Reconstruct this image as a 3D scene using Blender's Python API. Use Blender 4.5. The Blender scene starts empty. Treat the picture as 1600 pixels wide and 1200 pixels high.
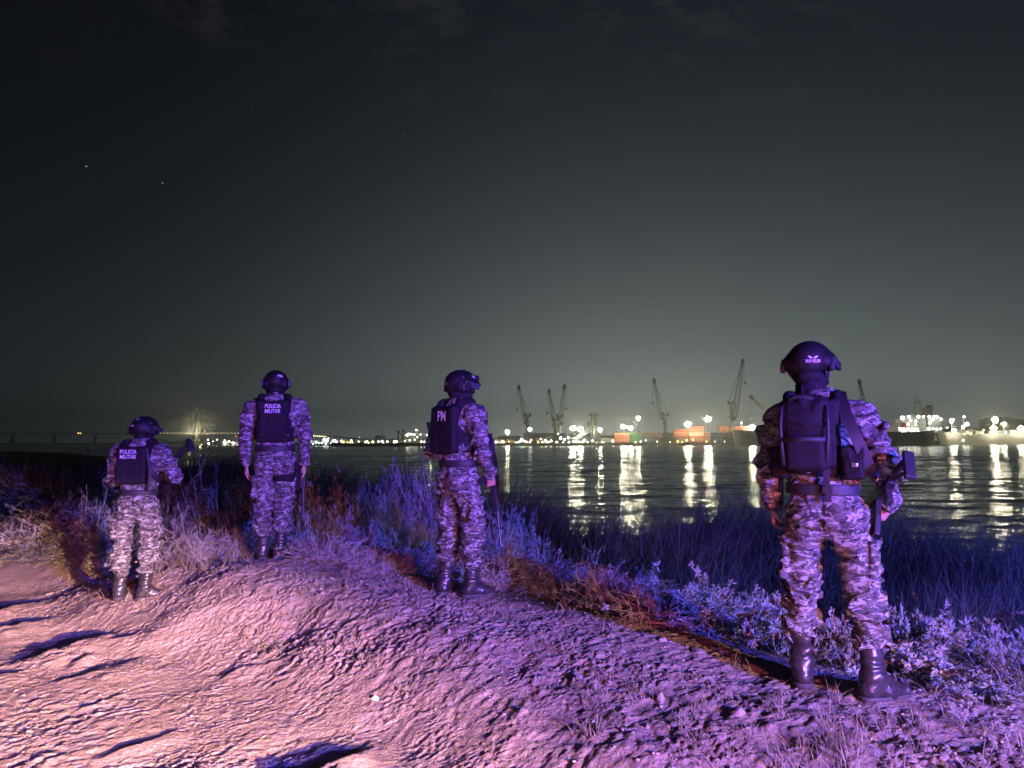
import bpy, math, random
import numpy as np
from mathutils import Vector, Matrix
from mathutils.bvhtree import BVHTree

PI = math.pi
R = math.radians
rng = np.random.default_rng(7)
random.seed(7)
scene = bpy.context.scene
COL = scene.collection

# ------------------------------------------------------------------ camera
FPX = 1180.0                       # focal length in pixels of a 1600 px wide frame
CAM = np.array([0.0, 0.0, 1.6])
PITCH = math.atan(90.5 / FPX)
ROLL = 0.003

def cam_basis():
    f = np.array([0, math.cos(PITCH), math.sin(PITCH)])
    r = np.array([1.0, 0, 0])
    u = np.cross(r, f)
    c, s = math.cos(ROLL), math.sin(ROLL)
    return r * c - u * s, u * c + r * s, f
CR, CU, CF = cam_basis()

def ray(px, py):
    return CF * FPX + CR * (px - 800) + CU * (600 - py)

def at(px, py, Y):
    """world point seen at pixel (1600x1200 frame) at distance Y in front"""
    d = ray(px, py)
    return CAM + d * (Y / d[1])

def at_z(px, py, z):
    d = ray(px, py)
    return CAM + d * ((z - CAM[2]) / d[2])

# ------------------------------------------------------------------ noise
_T3 = np.random.default_rng(11).random((64, 64, 64)).astype(np.float32) * 2 - 1
_T2 = np.random.default_rng(12).random((256, 256)).astype(np.float32) * 2 - 1

def vnoise3(x, y, z):
    xi, yi, zi = np.floor(x).astype(int), np.floor(y).astype(int), np.floor(z).astype(int)
    fx, fy, fz = x - xi, y - yi, z - zi
    fx, fy, fz = [t * t * (3 - 2 * t) for t in (fx, fy, fz)]
    out = 0
    for dx in (0, 1):
        wx = fx if dx else 1 - fx
        for dy in (0, 1):
            wy = fy if dy else 1 - fy
            for dz in (0, 1):
                wz = fz if dz else 1 - fz
                out = out + wx * wy * wz * _T3[(xi + dx) & 63, (yi + dy) & 63, (zi + dz) & 63]
    return out

def vnoise2(x, y):
    xi, yi = np.floor(x).astype(int), np.floor(y).astype(int)
    fx, fy = x - xi, y - yi
    fx, fy = fx * fx * (3 - 2 * fx), fy * fy * (3 - 2 * fy)
    g = lambda a, b: _T2[a & 255, b & 255]
    return ((1 - fx) * (1 - fy) * g(xi, yi) + fx * (1 - fy) * g(xi + 1, yi)
            + (1 - fx) * fy * g(xi, yi + 1) + fx * fy * g(xi + 1, yi + 1))

def fbm2(x, y, o=4, gain=0.5):
    a, s, out = 1.0, 1.0, 0
    for k in range(o):
        out = out + a * vnoise2(x * s + 17.3 * k, y * s + 9.1 * k)
        a *= gain
        s *= 2.03
    return out

def sstep(a, b, x):
    t = np.clip((x - a) / (b - a), 0, 1)
    return t * t * (3 - 2 * t)

# ------------------------------------------------------------------ meshes
def mesh_np(name, V, F):
    """V (n,3); F a list of integer arrays, each (m,3) or (m,4)"""
    me = bpy.data.meshes.new(name)
    V = np.asarray(V, dtype=np.float32)
    F = [np.asarray(f, dtype=np.int32) for f in F if len(f)]
    me.vertices.add(len(V))
    me.vertices.foreach_set('co', V.ravel())
    loops = np.concatenate([f.ravel() for f in F])
    tot = np.concatenate([np.full(len(f), f.shape[1], dtype=np.int32) for f in F])
    start = np.concatenate([[0], np.cumsum(tot)[:-1]]).astype(np.int32)
    me.loops.add(len(loops))
    me.loops.foreach_set('vertex_index', loops)
    me.polygons.add(len(tot))
    me.polygons.foreach_set('loop_start', start)
    me.polygons.foreach_set('loop_total', tot)
    me.update(calc_edges=True)
    me.validate()
    return me

def smooth(me, on=True):
    me.polygons.foreach_set('use_smooth', np.full(len(me.polygons), on, dtype=bool))

def link(name, me, mat=None, parent=None):
    o = bpy.data.objects.new(name, me)
    COL.objects.link(o)
    if mat is not None and me is not None:
        if isinstance(mat, (list, tuple)):
            for m in mat:
                me.materials.append(m)
        else:
            me.materials.append(mat)
    if parent is not None:
        o.parent = parent
    return o

def empty(name, loc=(0, 0, 0), rz=0.0):
    o = bpy.data.objects.new(name, None)
    o.empty_display_size = 0.2
    COL.objects.link(o)
    o.location = loc
    o.rotation_euler = (0, 0, rz)
    return o

def tag(o, label=None, cat=None, group=None, kind=None):
    for k, v in (('label', label), ('category', cat), ('group', group), ('kind', kind)):
        if v:
            o[k] = v
    return o

def children_of(o):
    return list(o.children)

def copy_tree(o, parent=None):
    c = o.copy()
    COL.objects.link(c)
    if parent is not None:
        c.parent = parent
    for ch in children_of(o):
        copy_tree(ch, c)
    return c

class MB:
    """collects simple shapes into one mesh"""
    def __init__(self):
        self.v, self.f, self.m = [], [], []
        self.cur = 0
    def poly(self, pts, faces):
        b = len(self.v)
        self.v += [tuple(map(float, p)) for p in pts]
        for f in faces:
            self.f.append([b + i for i in f])
            self.m.append(self.cur)
    def box(self, c, s, M=None):
        hx, hy, hz = s[0] / 2, s[1] / 2, s[2] / 2
        pts = [(x, y, z) for x in (-hx, hx) for y in (-hy, hy) for z in (-hz, hz)]
        if M is not None:
            pts = [tuple(M @ Vector(p)) for p in pts]
        pts = [(p[0] + c[0], p[1] + c[1], p[2] + c[2]) for p in pts]
        self.poly(pts, [(0, 1, 3, 2), (4, 6, 7, 5), (0, 4, 5, 1), (2, 3, 7, 6), (0, 2, 6, 4), (1, 5, 7, 3)])
    def tube(self, pts, rad, n=6, cap=True):
        pts = [Vector(p) for p in pts]
        if not isinstance(rad, (list, tuple)):
            rad = [rad] * len(pts)
        prev = None
        rings = []
        V = []
        for i, p in enumerate(pts):
            t = (pts[min(i + 1, len(pts) - 1)] - pts[max(i - 1, 0)])
            t = t.normalized() if t.length > 1e-9 else Vector((0, 0, 1))
            if prev is None:
                a = Vector((1, 0, 0)) if abs(t.x) < 0.8 else Vector((0, 1, 0))
                u = t.cross(a).normalized()
            else:
                u = (prev - t * prev.dot(t))
                u = u.normalized() if u.length > 1e-6 else t.orthogonal().normalized()
            prev = u
            w = t.cross(u)
            rings.append(len(V))
            for k in range(n):
                an = 2 * PI * k / n
                V.append(p + (u * math.cos(an) + w * math.sin(an)) * rad[i])
        F = []
        for i in range(len(pts) - 1):
            a, b = rings[i], rings[i + 1]
            for k in range(n):
                k2 = (k + 1) % n
                F.append((a + k, a + k2, b + k2, b + k))
        if cap:
            F.append(tuple(reversed(range(n))))
            F.append(tuple(range(rings[-1], rings[-1] + n)))
        self.poly(V, F)
    def cyl(self, a, b, r0, r1=None, n=12):
        self.tube([a, b], [r0, r0 if r1 is None else r1], n)
    def ball(self, c, r, nu=10, nv=6, s=(1, 1, 1)):
        V = [(c[0], c[1], c[2] - r * s[2])]
        for j in range(1, nv):
            ph = -PI / 2 + PI * j / nv
            for k in range(nu):
                an = 2 * PI * k / nu
                V.append((c[0] + r * s[0] * math.cos(ph) * math.cos(an), c[1] + r * s[1] * math.cos(ph) * math.sin(an), c[2] + r * s[2] * math.sin(ph)))
        V.append((c[0], c[1], c[2] + r * s[2]))
        F = []
        for k in range(nu):
            F.append((0, 1 + (k + 1) % nu, 1 + k))
            top = len(V) - 1
            base = 1 + (nv - 2) * nu
            F.append((top, base + k, base + (k + 1) % nu))
        for j in range(nv - 2):
            for k in range(nu):
                a, b = 1 + j * nu, 1 + (j + 1) * nu
                k2 = (k + 1) % nu
                F.append((a + k, a + k2, b + k2, b + k))
        self.poly(V, F)
    def prism(self, outline, d, M):
        """2-D outline (x,z) extruded +-d/2 in y, then M applied"""
        n = len(outline)
        V = [M @ Vector((x, -d / 2, z)) for x, z in outline] + [M @ Vector((x, d / 2, z)) for x, z in outline]
        F = [tuple(range(n)), tuple(reversed(range(n, 2 * n)))]
        for k in range(n):
            k2 = (k + 1) % n
            F.append((k, n + k, n + k2, k2))
        self.poly(V, F)
    def build(self, name, mat=None, parent=None, sm=False, bevel=0):
        me = bpy.data.meshes.new(name)
        me.from_pydata(self.v, [], self.f)
        me.update()
        if sm:
            smooth(me)
        if any(self.m):
            me.polygons.foreach_set('material_index', self.m)
        o = link(name, me, mat, parent)
        if bevel:
            b = o.modifiers.new('bevel', 'BEVEL')
            b.width = bevel
            b.segments = 2
            b.limit_method = 'ANGLE'
            b.angle_limit = R(40)
        return o

# ------------------------------------------------------------------ materials
def new_mat(name):
    m = bpy.data.materials.new(name)
    m.use_nodes = True
    nt = m.node_tree
    nt.nodes.clear()
    out = nt.nodes.new('ShaderNodeOutputMaterial')
    b = nt.nodes.new('ShaderNodeBsdfPrincipled')
    nt.links.new(b.outputs[0], out.inputs[0])
    return m, nt, b

def N(nt, typ, **kw):
    n = nt.nodes.new(typ)
    for k, v in kw.items():
        if k.startswith('i_'):
            n.inputs[k[2:].replace('_', ' ')].default_value = v
        else:
            setattr(n, k, v)
    return n

def ramp(nt, fac, stops, interp='LINEAR'):
    r = nt.nodes.new('ShaderNodeValToRGB')
    r.color_ramp.interpolation = interp
    el = r.color_ramp.elements
    while len(el) < len(stops):
        el.new(0.5)
    for e, (p, c) in zip(el, stops):
        e.position = p
        e.color = (c[0], c[1], c[2], 1) if isinstance(c, (tuple, list)) else (c, c, c, 1)
    nt.links.new(fac, r.inputs[0])
    return r.outputs[0]

def objcoord(nt, scale=(1, 1, 1)):
    t = nt.nodes.new('ShaderNodeTexCoord')
    mp = nt.nodes.new('ShaderNodeMapping')
    mp.inputs['Scale'].default_value = scale
    nt.links.new(t.outputs['Object'], mp.inputs[0])
    return mp.outputs[0]

def noise(nt, vec, scale, detail=3, rough=0.55, dist=0.0):
    n = nt.nodes.new('ShaderNodeTexNoise')
    n.inputs['Scale'].default_value = scale
    n.inputs['Detail'].default_value = detail
    n.inputs['Roughness'].default_value = rough
    n.inputs['Distortion'].default_value = dist
    nt.links.new(vec, n.inputs['Vector'])
    return n.outputs[0]

def bump(nt, bsdf, h, strength=0.5, dist=0.01):
    b = nt.nodes.new('ShaderNodeBump')
    b.inputs['Strength'].default_value = strength
    b.inputs['Distance'].default_value = dist
    nt.links.new(h, b.inputs['Height'])
    nt.links.new(b.outputs[0], bsdf.inputs['Normal'])

def varied(name, c, rough=0.7, var=0.3, scale=8.0, metal=0.0, bmp=0.0, bscale=60.0, bdist=0.003, spec=0.5):
    """plain surface with mottled colour and a little relief"""
    m, nt, b = new_mat(name)
    v = objcoord(nt)
    n = noise(nt, v, scale, 5, 0.6)
    lo = tuple(x * (1 - var) for x in c)
    hi = tuple(min(1, x * (1 + var)) for x in c)
    nt.links.new(ramp(nt, n, [(0.3, lo), (0.7, hi)]), b.inputs['Base Color'])
    b.inputs['Roughness'].default_value = rough
    b.inputs['Metallic'].default_value = metal
    b.inputs['Specular IOR Level'].default_value = spec
    if bmp:
        bump(nt, b, noise(nt, v, bscale, 3), bmp, bdist)
    return m

def lamp_mat(name, c, s):
    m, nt, b = new_mat(name)
    b.inputs['Base Color'].default_value = (0.8, 0.8, 0.8, 1)
    b.inputs['Emission Color'].default_value = (*c, 1)
    b.inputs['Emission Strength'].default_value = s
    return m

def mixc(nt, fac, a, b):
    mx = nt.nodes.new('ShaderNodeMix')
    mx.data_type = 'RGBA'
    for sock, val in ((mx.inputs[0], fac), (mx.inputs[6], a), (mx.inputs[7], b)):
        if hasattr(val, 'node'):
            nt.links.new(val, sock)
        else:
            sock.default_value = (*val, 1) if isinstance(val, (tuple, list)) else val
    return mx.outputs[2]

def camo_mat():
    m, nt, b = new_mat('camouflage_cloth')
    v = objcoord(nt, (1, 1, 1.9))
    a = noise(nt, v, 15, 3, 0.65, 0.5)
    v2 = objcoord(nt, (1.0, 1.0, 2.1))
    mp = nt.nodes.new('ShaderNodeVectorMath')
    mp.operation = 'ADD'
    mp.inputs[1].default_value = (3.7, 9.1, 5.3)
    nt.links.new(v2, mp.inputs[0])
    l = noise(nt, mp.outputs[0], 18, 3.5, 0.66, 0.8)
    mp3 = nt.nodes.new('ShaderNodeVectorMath')
    mp3.operation = 'ADD'
    mp3.inputs[1].default_value = (-6.7, 2.1, 1.3)
    nt.links.new(v2, mp3.inputs[0])
    d = noise(nt, mp3.outputs[0], 24, 3, 0.62, 0.7)
    base = ramp(nt, a, [(0.0, (.036, .035, .031)), (0.46, (.075, .075, .068)), (0.56, (.10, .083, .068))], 'CONSTANT')
    base = mixc(nt, ramp(nt, d, [(0, 0), (0.575, 1)], 'CONSTANT'), base, (.012, .011, .010))
    col = mixc(nt, ramp(nt, l, [(0, 0), (0.545, 1)], 'CONSTANT'), base, (.235, .23, .21))
    nt.links.new(col, b.inputs['Base Color'])
    b.inputs['Roughness'].default_value = 0.85
    b.inputs['Specular IOR Level'].default_value = 0.25
    vb = objcoord(nt, (1, 1, 1))
    bump(nt, b, noise(nt, vb, 28, 6, 0.65, 0.6), 0.5, 0.012)
    return m

M = {}
M['camo'] = camo_mat()
M['black_nylon'] = varied('black_nylon', (.007, .0065, .0075), .8, .35, 30, bmp=.5, bscale=70, bdist=.006, spec=.22)
M['black_web'] = varied('black_webbing', (.011, .010, .012), .65, .3, 40, bmp=.4, bscale=160, bdist=.003)
M['helmet'] = varied('helmet_shell', (.006, .0056, .0066), .62, .3, 25, bmp=.25, bscale=300, bdist=.001, spec=.25)
M['knit'] = varied('black_knit', (.010, .009, .011), .9, .3, 60, bmp=.5, bscale=200, bdist=.002, spec=.2)
M['leather'] = varied('black_leather', (.022, .02, .02), .34, .3, 18, bmp=.6, bscale=24, bdist=.012)
M['rubber'] = varied('boot_rubber', (.035, .033, .033), .7, .3, 30, bmp=.4, bscale=90)
M['skin'] = varied('skin', (.36, .19, .13), .5, .12, 40, bmp=.2, bscale=200, bdist=.001)
M['gun'] = varied('gun_metal', (.02, .02, .022), .42, .3, 30, metal=.3, bmp=.1)
M['gun_polymer'] = varied('gun_polymer', (.018, .018, .02), .55, .3, 30)
M['white_print'] = varied('white_print', (.52, .5, .52), .7, .1, 60)
M['steel_pin'] = varied('steel_pin', (.55, .55, .58), .3, .1, 60, metal=.9)

def spot(name, loc, target, power, color, angle, blend, radius, wide=1.0, high=1.0):
    l = bpy.data.lights.new(name, 'SPOT')
    l.energy = power
    l.color = color
    l.spot_size = R(angle)
    l.spot_blend = blend
    l.shadow_soft_size = radius
    o = bpy.data.objects.new(name, l)
    COL.objects.link(o)
    o.location = loc
    d = Vector(target) - Vector(loc)
    o.rotation_euler = d.to_track_quat('-Z', 'Y').to_euler()
    o.scale = (wide, high, 1)
    return o

def point(name, loc, power, color, radius):
    l = bpy.data.lights.new(name, 'POINT')
    l.energy = power
    l.color = color
    l.shadow_soft_size = radius
    o = bpy.data.objects.new(name, l)
    COL.objects.link(o)
    o.location = loc
    return o

# ------------------------------------------------------------------ terrain
CREST = np.array([(9, -1.5, .25), (4.6, 1.2, .27), (2.7, 2.85, .29), (1.64, 3.86, .31), (0.6, 5.0, .34), (-.42, 6.0, .36), (-1.4, 6.75, .42),
                  (-2.25, 7.2, .47), (-3.0, 7.75, .40), (-3.9, 8.7, .22), (-5.4, 9.6, .22), (-9, 11.5, .26), (-20, 16, .3), (-80, 40, .3), (-400, 150, .3)])
SHORE = np.array([(200, -60), (60, 0), (24, 8), (14, 10.5), (9.5, 13), (6.4, 16), (2.0, 22), (-2.5, 29), (-8, 38), (-18, 56), (-45, 100), (-120, 210), (-420, 520), (-900, 1000)])

def poly_dist(P, X, Y, chunk=200000):
    """signed distance to a polyline (positive on the river side) and the interpolated third column"""
    X = np.asarray(X, dtype=np.float64)
    shp = X.shape
    X, Y = X.ravel(), np.asarray(Y, dtype=np.float64).ravel()
    best = np.full(X.shape, 1e18)
    sg = np.zeros_like(X)
    zc = np.zeros_like(X)
    for i in range(len(P) - 1):
        a, b = P[i], P[i + 1]
        ex, ey = b[0] - a[0], b[1] - a[1]
        L2 = ex * ex + ey * ey
        t = np.clip(((X - a[0]) * ex + (Y - a[1]) * ey) / L2, 0, 1)
        dx, dy = X - a[0] - t * ex, Y - a[1] - t * ey
        d2 = dx * dx + dy * dy
        up = d2 < best
        best = np.where(up, d2, best)
        cr = dx * ey - dy * ex           # right of the walk direction (river lies there)
        sg = np.where(up, np.sign(cr), sg)
        if P.shape[1] > 2:
            zc = np.where(up, a[2] + t * (b[2] - a[2]), zc)
    return (np.sqrt(best) * sg).reshape(shp), zc.reshape(shp)

WATER_Z = -1.6
TX, TY = .53, .85                    # the way the wheel tracks run over the road
RUTS = [(-3.49, 6.1, .40, .32, .15), (-2.95, 5.56, .30, .22, .10), (-4.4, 6.8, .28, .22, .11), (-4.85, 7.45, .3, .2, .10), (-.97, 3.80, .36, .22, .10),
        (-3.3, 4.55, .22, .08, .05), (-1.94, 5.4, .11, .09, .06), (-3.1, 3.95, .24, .08, .05), (-2.0, 4.2, .22, .06, .03), (-3.6, 5.35, .18, .12, .07),
        (-2.6, 4.9, .16, .05, .03)]

def crest_dist(X, Y):
    s, zc = poly_dist(CREST, X, Y)
    return s, zc

def shore_dist(X, Y):
    s, _ = poly_dist(SHORE, X, Y)
    return s                          # positive on the river side

def base_height(X, Y):
    s, zc = crest_dist(X, Y)
    w = shore_dist(X, Y)
    wob = vnoise2(X * 1.7 + 3, Y * 1.7) * .10 + vnoise2(X * 4.3, Y * 4.3 + 8) * .035
    sr = s + wob
    face = 1.35 + .4 * vnoise2(X * .8, Y * .8 + 5)
    road = zc * sstep(-face - .28, -.22, sr)
    # river side
    flat = -.95 + .25 * vnoise2(X * .12, Y * .12)
    fl = sstep(-1.5, 3.0, w)
    flat = flat * (1 - fl) + (-3.0) * fl
    k = sstep(.28, 3.6, s + wob * .5)
    z = np.where(s < 0, road, zc * (1 - k) + flat * k)
    z = np.where(s >= 0, z, road)
    return z, s, w

def height(X, Y, fine=True):
    X = np.asarray(X, dtype=np.float64)
    Y = np.asarray(Y, dtype=np.float64)
    z, s, w = base_height(X, Y)
    near = np.exp(-((np.hypot(X, Y - 5)) / 14) ** 2)
    z = z + .02 * fbm2(X * .9, Y * .9, 3)
    if not fine:
        return z
    p = X * TX + Y * TY                # along the tracks
    q = X * TY - Y * TX                # across them
    rd = sstep(.25, -.5, s)
    # long soft wheel marks, crumbs and clods
    marks = fbm2(p * .7, q * 2.4, 2, .5) * .006
    rip = fbm2(p * 8 + vnoise2(p * 3, q * 3) * 1.5, q * 16 + vnoise2(p * 5, q * 5) * .8, 3, .7)
    marks = marks + (rip - np.abs(rip) * .8) * .0012
    patch = sstep(-.25, .5, fbm2(X * 1.1 + 40, Y * 1.1, 2))
    wp, wq = .05 * vnoise2(X * 7, Y * 7 + 4), .05 * vnoise2(X * 7 + 9, Y * 7)
    mixp = sstep(-.35, .45, fbm2(X * 2.3 + 60, Y * 2.3, 3))
    clod = fbm2((p + wp) * 33, (q + wq) * 41, 2, .85) * (.35 + .75 * mixp) + .9 * (1 - mixp) * vnoise2((p + wp) * 15, (q + wq) * 24) + .25 * vnoise2(X * 90, Y * 90)
    clod2 = np.maximum(0, vnoise2(X * 27 + 5, Y * 27) - .25) ** 1.0
    z = z + near * rd * (marks + patch * (clod * .0028 + clod2 * .010) + clod * .0036)
    cr = sstep(-1.6, -.7, s) * sstep(.9, .2, s)
    rid = 1 - np.abs(fbm2(X * 3.1 + 11, Y * 3.1, 3, .55))
    z = z + near * cr * (clod * .0056 + clod2 * .011 + (rid - .7) * .012 + .006 * fbm2(X * 6, Y * 6 + 3, 2))
    veg = sstep(.4, 1.2, s)
    z = z + near * veg * (.08 * fbm2(X * 1.6 + 7, Y * 1.6, 3))
    for (rx, ry, L, W, D) in RUTS:
        dx, dy = X - rx, Y - ry
        a = (dx * TX + dy * TY) / L
        b = (dx * TY - dy * TX + .03 * vnoise2(X * 5 + rx, Y * 5)) / W
        # a low lip of pushed up earth: gentle on the right, breaking off on the left into a shallow hollow
        e = np.exp(-(a ** 4)) * (.75 + .35 * vnoise2(X * 9 + rx, Y * 9))
        g = sstep(2.8, .35, b) * sstep(-.25, .3, b)
        hol = np.exp(-((b + 1.3) / 1.0) ** 2)
        z = z + D * e * (.52 * g - .22 * hol)
    return z

def axis(fine_lo, fine_hi, step, lo, hi, grow=1.09):
    c = list(np.arange(fine_lo, fine_hi, step))
    d, x = step, fine_hi
    while x < hi:
        c.append(x)
        d *= grow
        x += d
    c.append(hi)
    d, x = step, fine_lo
    left = []
    while x > lo:
        d *= grow
        x -= d
        left.append(x)
    return np.array(sorted(left) + c)

def build_terrain():
    xs = axis(-4.7, 3.0, .0088, -900, 260)
    ys = axis(3.2, 7.9, .0088, -60, 1000)
    X, Y = np.meshgrid(xs, ys, indexing='ij')
    Z = height(X, Y)
    n, m = X.shape
    V = np.stack([X, Y, Z], -1).reshape(-1, 3)
    I = np.arange(n * m).reshape(n, m)
    F = np.stack([I[:-1, :-1], I[1:, :-1], I[1:, 1:], I[:-1, 1:]], -1).reshape(-1, 4)
    me = mesh_np('ground', V, [F])
    smooth(me)
    s, _ = crest_dist(X, Y)
    veg = sstep(.25, 1.0, s + .35 * fbm2(X * 1.3, Y * 1.3, 3)).astype(np.float32).ravel()
    at_ = me.attributes.new('overgrown', 'FLOAT', 'POINT')
    at_.data.foreach_set('value', veg)
    m_, nt, b = new_mat('dirt')
    v = objcoord(nt)
    a = N(nt, 'ShaderNodeAttribute', attribute_name='overgrown')
    n1 = noise(nt, v, 2.2, 5, .6)
    n2 = noise(nt, v, 55, 4, .65)
    n3 = noise(nt, v, 9, 4, .6)
    c = ramp(nt, n1, [(.3, (.23, .175, .13)), (.7, (.33, .27, .21))])
    c = mixc(nt, ramp(nt, n3, [(.35, 0), (.75, .5)]), c, (.19, .14, .105))
    c = mixc(nt, ramp(nt, n2, [(.62, 0), (.72, .6)]), c, (.48, .43, .37))
    dk = ramp(nt, n3, [(.3, (.03, .028, .018)), (.7, (.07, .055, .035))])
    c = mixc(nt, a.outputs['Fac'], c, dk)
    nt.links.new(c, b.inputs['Base Color'])
    b.inputs['Roughness'].default_value = .95
    b.inputs['Specular IOR Level'].default_value = .15
    mth = N(nt, 'ShaderNodeMath', operation='ADD')
    nt.links.new(noise(nt, v, 48, 5, .7, .3), mth.inputs[0])
    nt.links.new(noise(nt, v, 26, 3, .6, .4), mth.inputs[1])
    bump(nt, b, mth.outputs[0], .8, .02)
    o = link('ground', me, m_)
    tag(o, kind='structure')
    return o

GROUND = build_terrain()

def gz(x, y):
    return float(height(np.array([x]), np.array([y]))[0])

def on_ground(px, py, guess=5.0):
    """the ground point under a pixel, by stepping along the view ray"""
    d = ray(px, py)
    d = d / d[1]
    Y = np.arange(2.0, 60, .01)
    P = CAM[None] + d[None] * Y[:, None]
    h = height(P[:, 0], P[:, 1])
    k = int(np.argmax(P[:, 2] <= h))
    return P[k, 0], P[k, 1], float(h[k])

# ------------------------------------------------------------------ water
def build_water():
    m, nt, b = new_mat('river_water')
    b.inputs['Base Color'].default_value = (.010, .012, .012, 1)
    b.inputs['Roughness'].default_value = .15
    b.inputs['IOR'].default_value = 1.333
    v2 = objcoord(nt, (1.6, 3.2, 1))
    bump(nt, b, noise(nt, v2, 1, 3, .6, .2), 1.0, .06)
    # the waves themselves: short crested trains, each left out where the mesh is too coarse for it
    n, k = 900, 1150
    u = np.linspace(-1.7, 1.7, n)
    Y = [7.0]
    while Y[-1] < 3600 and len(Y) < 4000:
        Y.append(Y[-1] + max(.16, .0052 * Y[-1]))
    Y = np.array(Y)
    X = Y[None, :] * u[:, None]
    Yg = np.broadcast_to(Y[None, :], X.shape)
    Z = np.zeros_like(X)
    dx = Yg * (u[1] - u[0])
    dy = np.broadcast_to(np.gradient(Y)[None, :], X.shape)
    r = np.random.default_rng(21)
    gust = .55 + .75 * sstep(-.5, .6, fbm2(X * .012 + 9, Yg * .035, 3))
    wx, wy = vnoise2(X * .05, Yg * .09) * 2.2, vnoise2(X * .05 + 40, Yg * .09) * 1.6
    for i in range(30):
        lam = .8 * (9.0 / .8) ** ((i + r.random()) / 30)
        a = r.normal(0, .42)
        kx, ky = math.sin(a) * 2 * PI / lam, math.cos(a) * 2 * PI / lam
        sp = np.hypot(dx * abs(math.sin(a)), dy * math.cos(a))
        fade = np.clip((lam / sp - 2.2) / 2.0, 0, 1)
        ph = kx * (X + wx * min(1, lam / 3)) + ky * (Yg + wy * min(1, lam / 3)) + r.uniform(0, 6.28)
        amp = .018 * lam / (2 * PI) * (1.25 if lam < 4 else .8)
        sn = np.sin(ph)
        Z += fade * amp * (sn + .25 * np.cos(2 * ph))
    V = np.stack([X, Yg, WATER_Z + Z * gust], -1).reshape(-1, 3)
    I = np.arange(X.size).reshape(X.shape)
    F = np.stack([I[:-1, :-1], I[1:, :-1], I[1:, 1:], I[:-1, 1:]], -1).reshape(-1, 4)
    me = mesh_np('river', V, [F])
    smooth(me)
    o = link('river', me, m)
    tag(o, kind='structure')
build_water()

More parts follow.
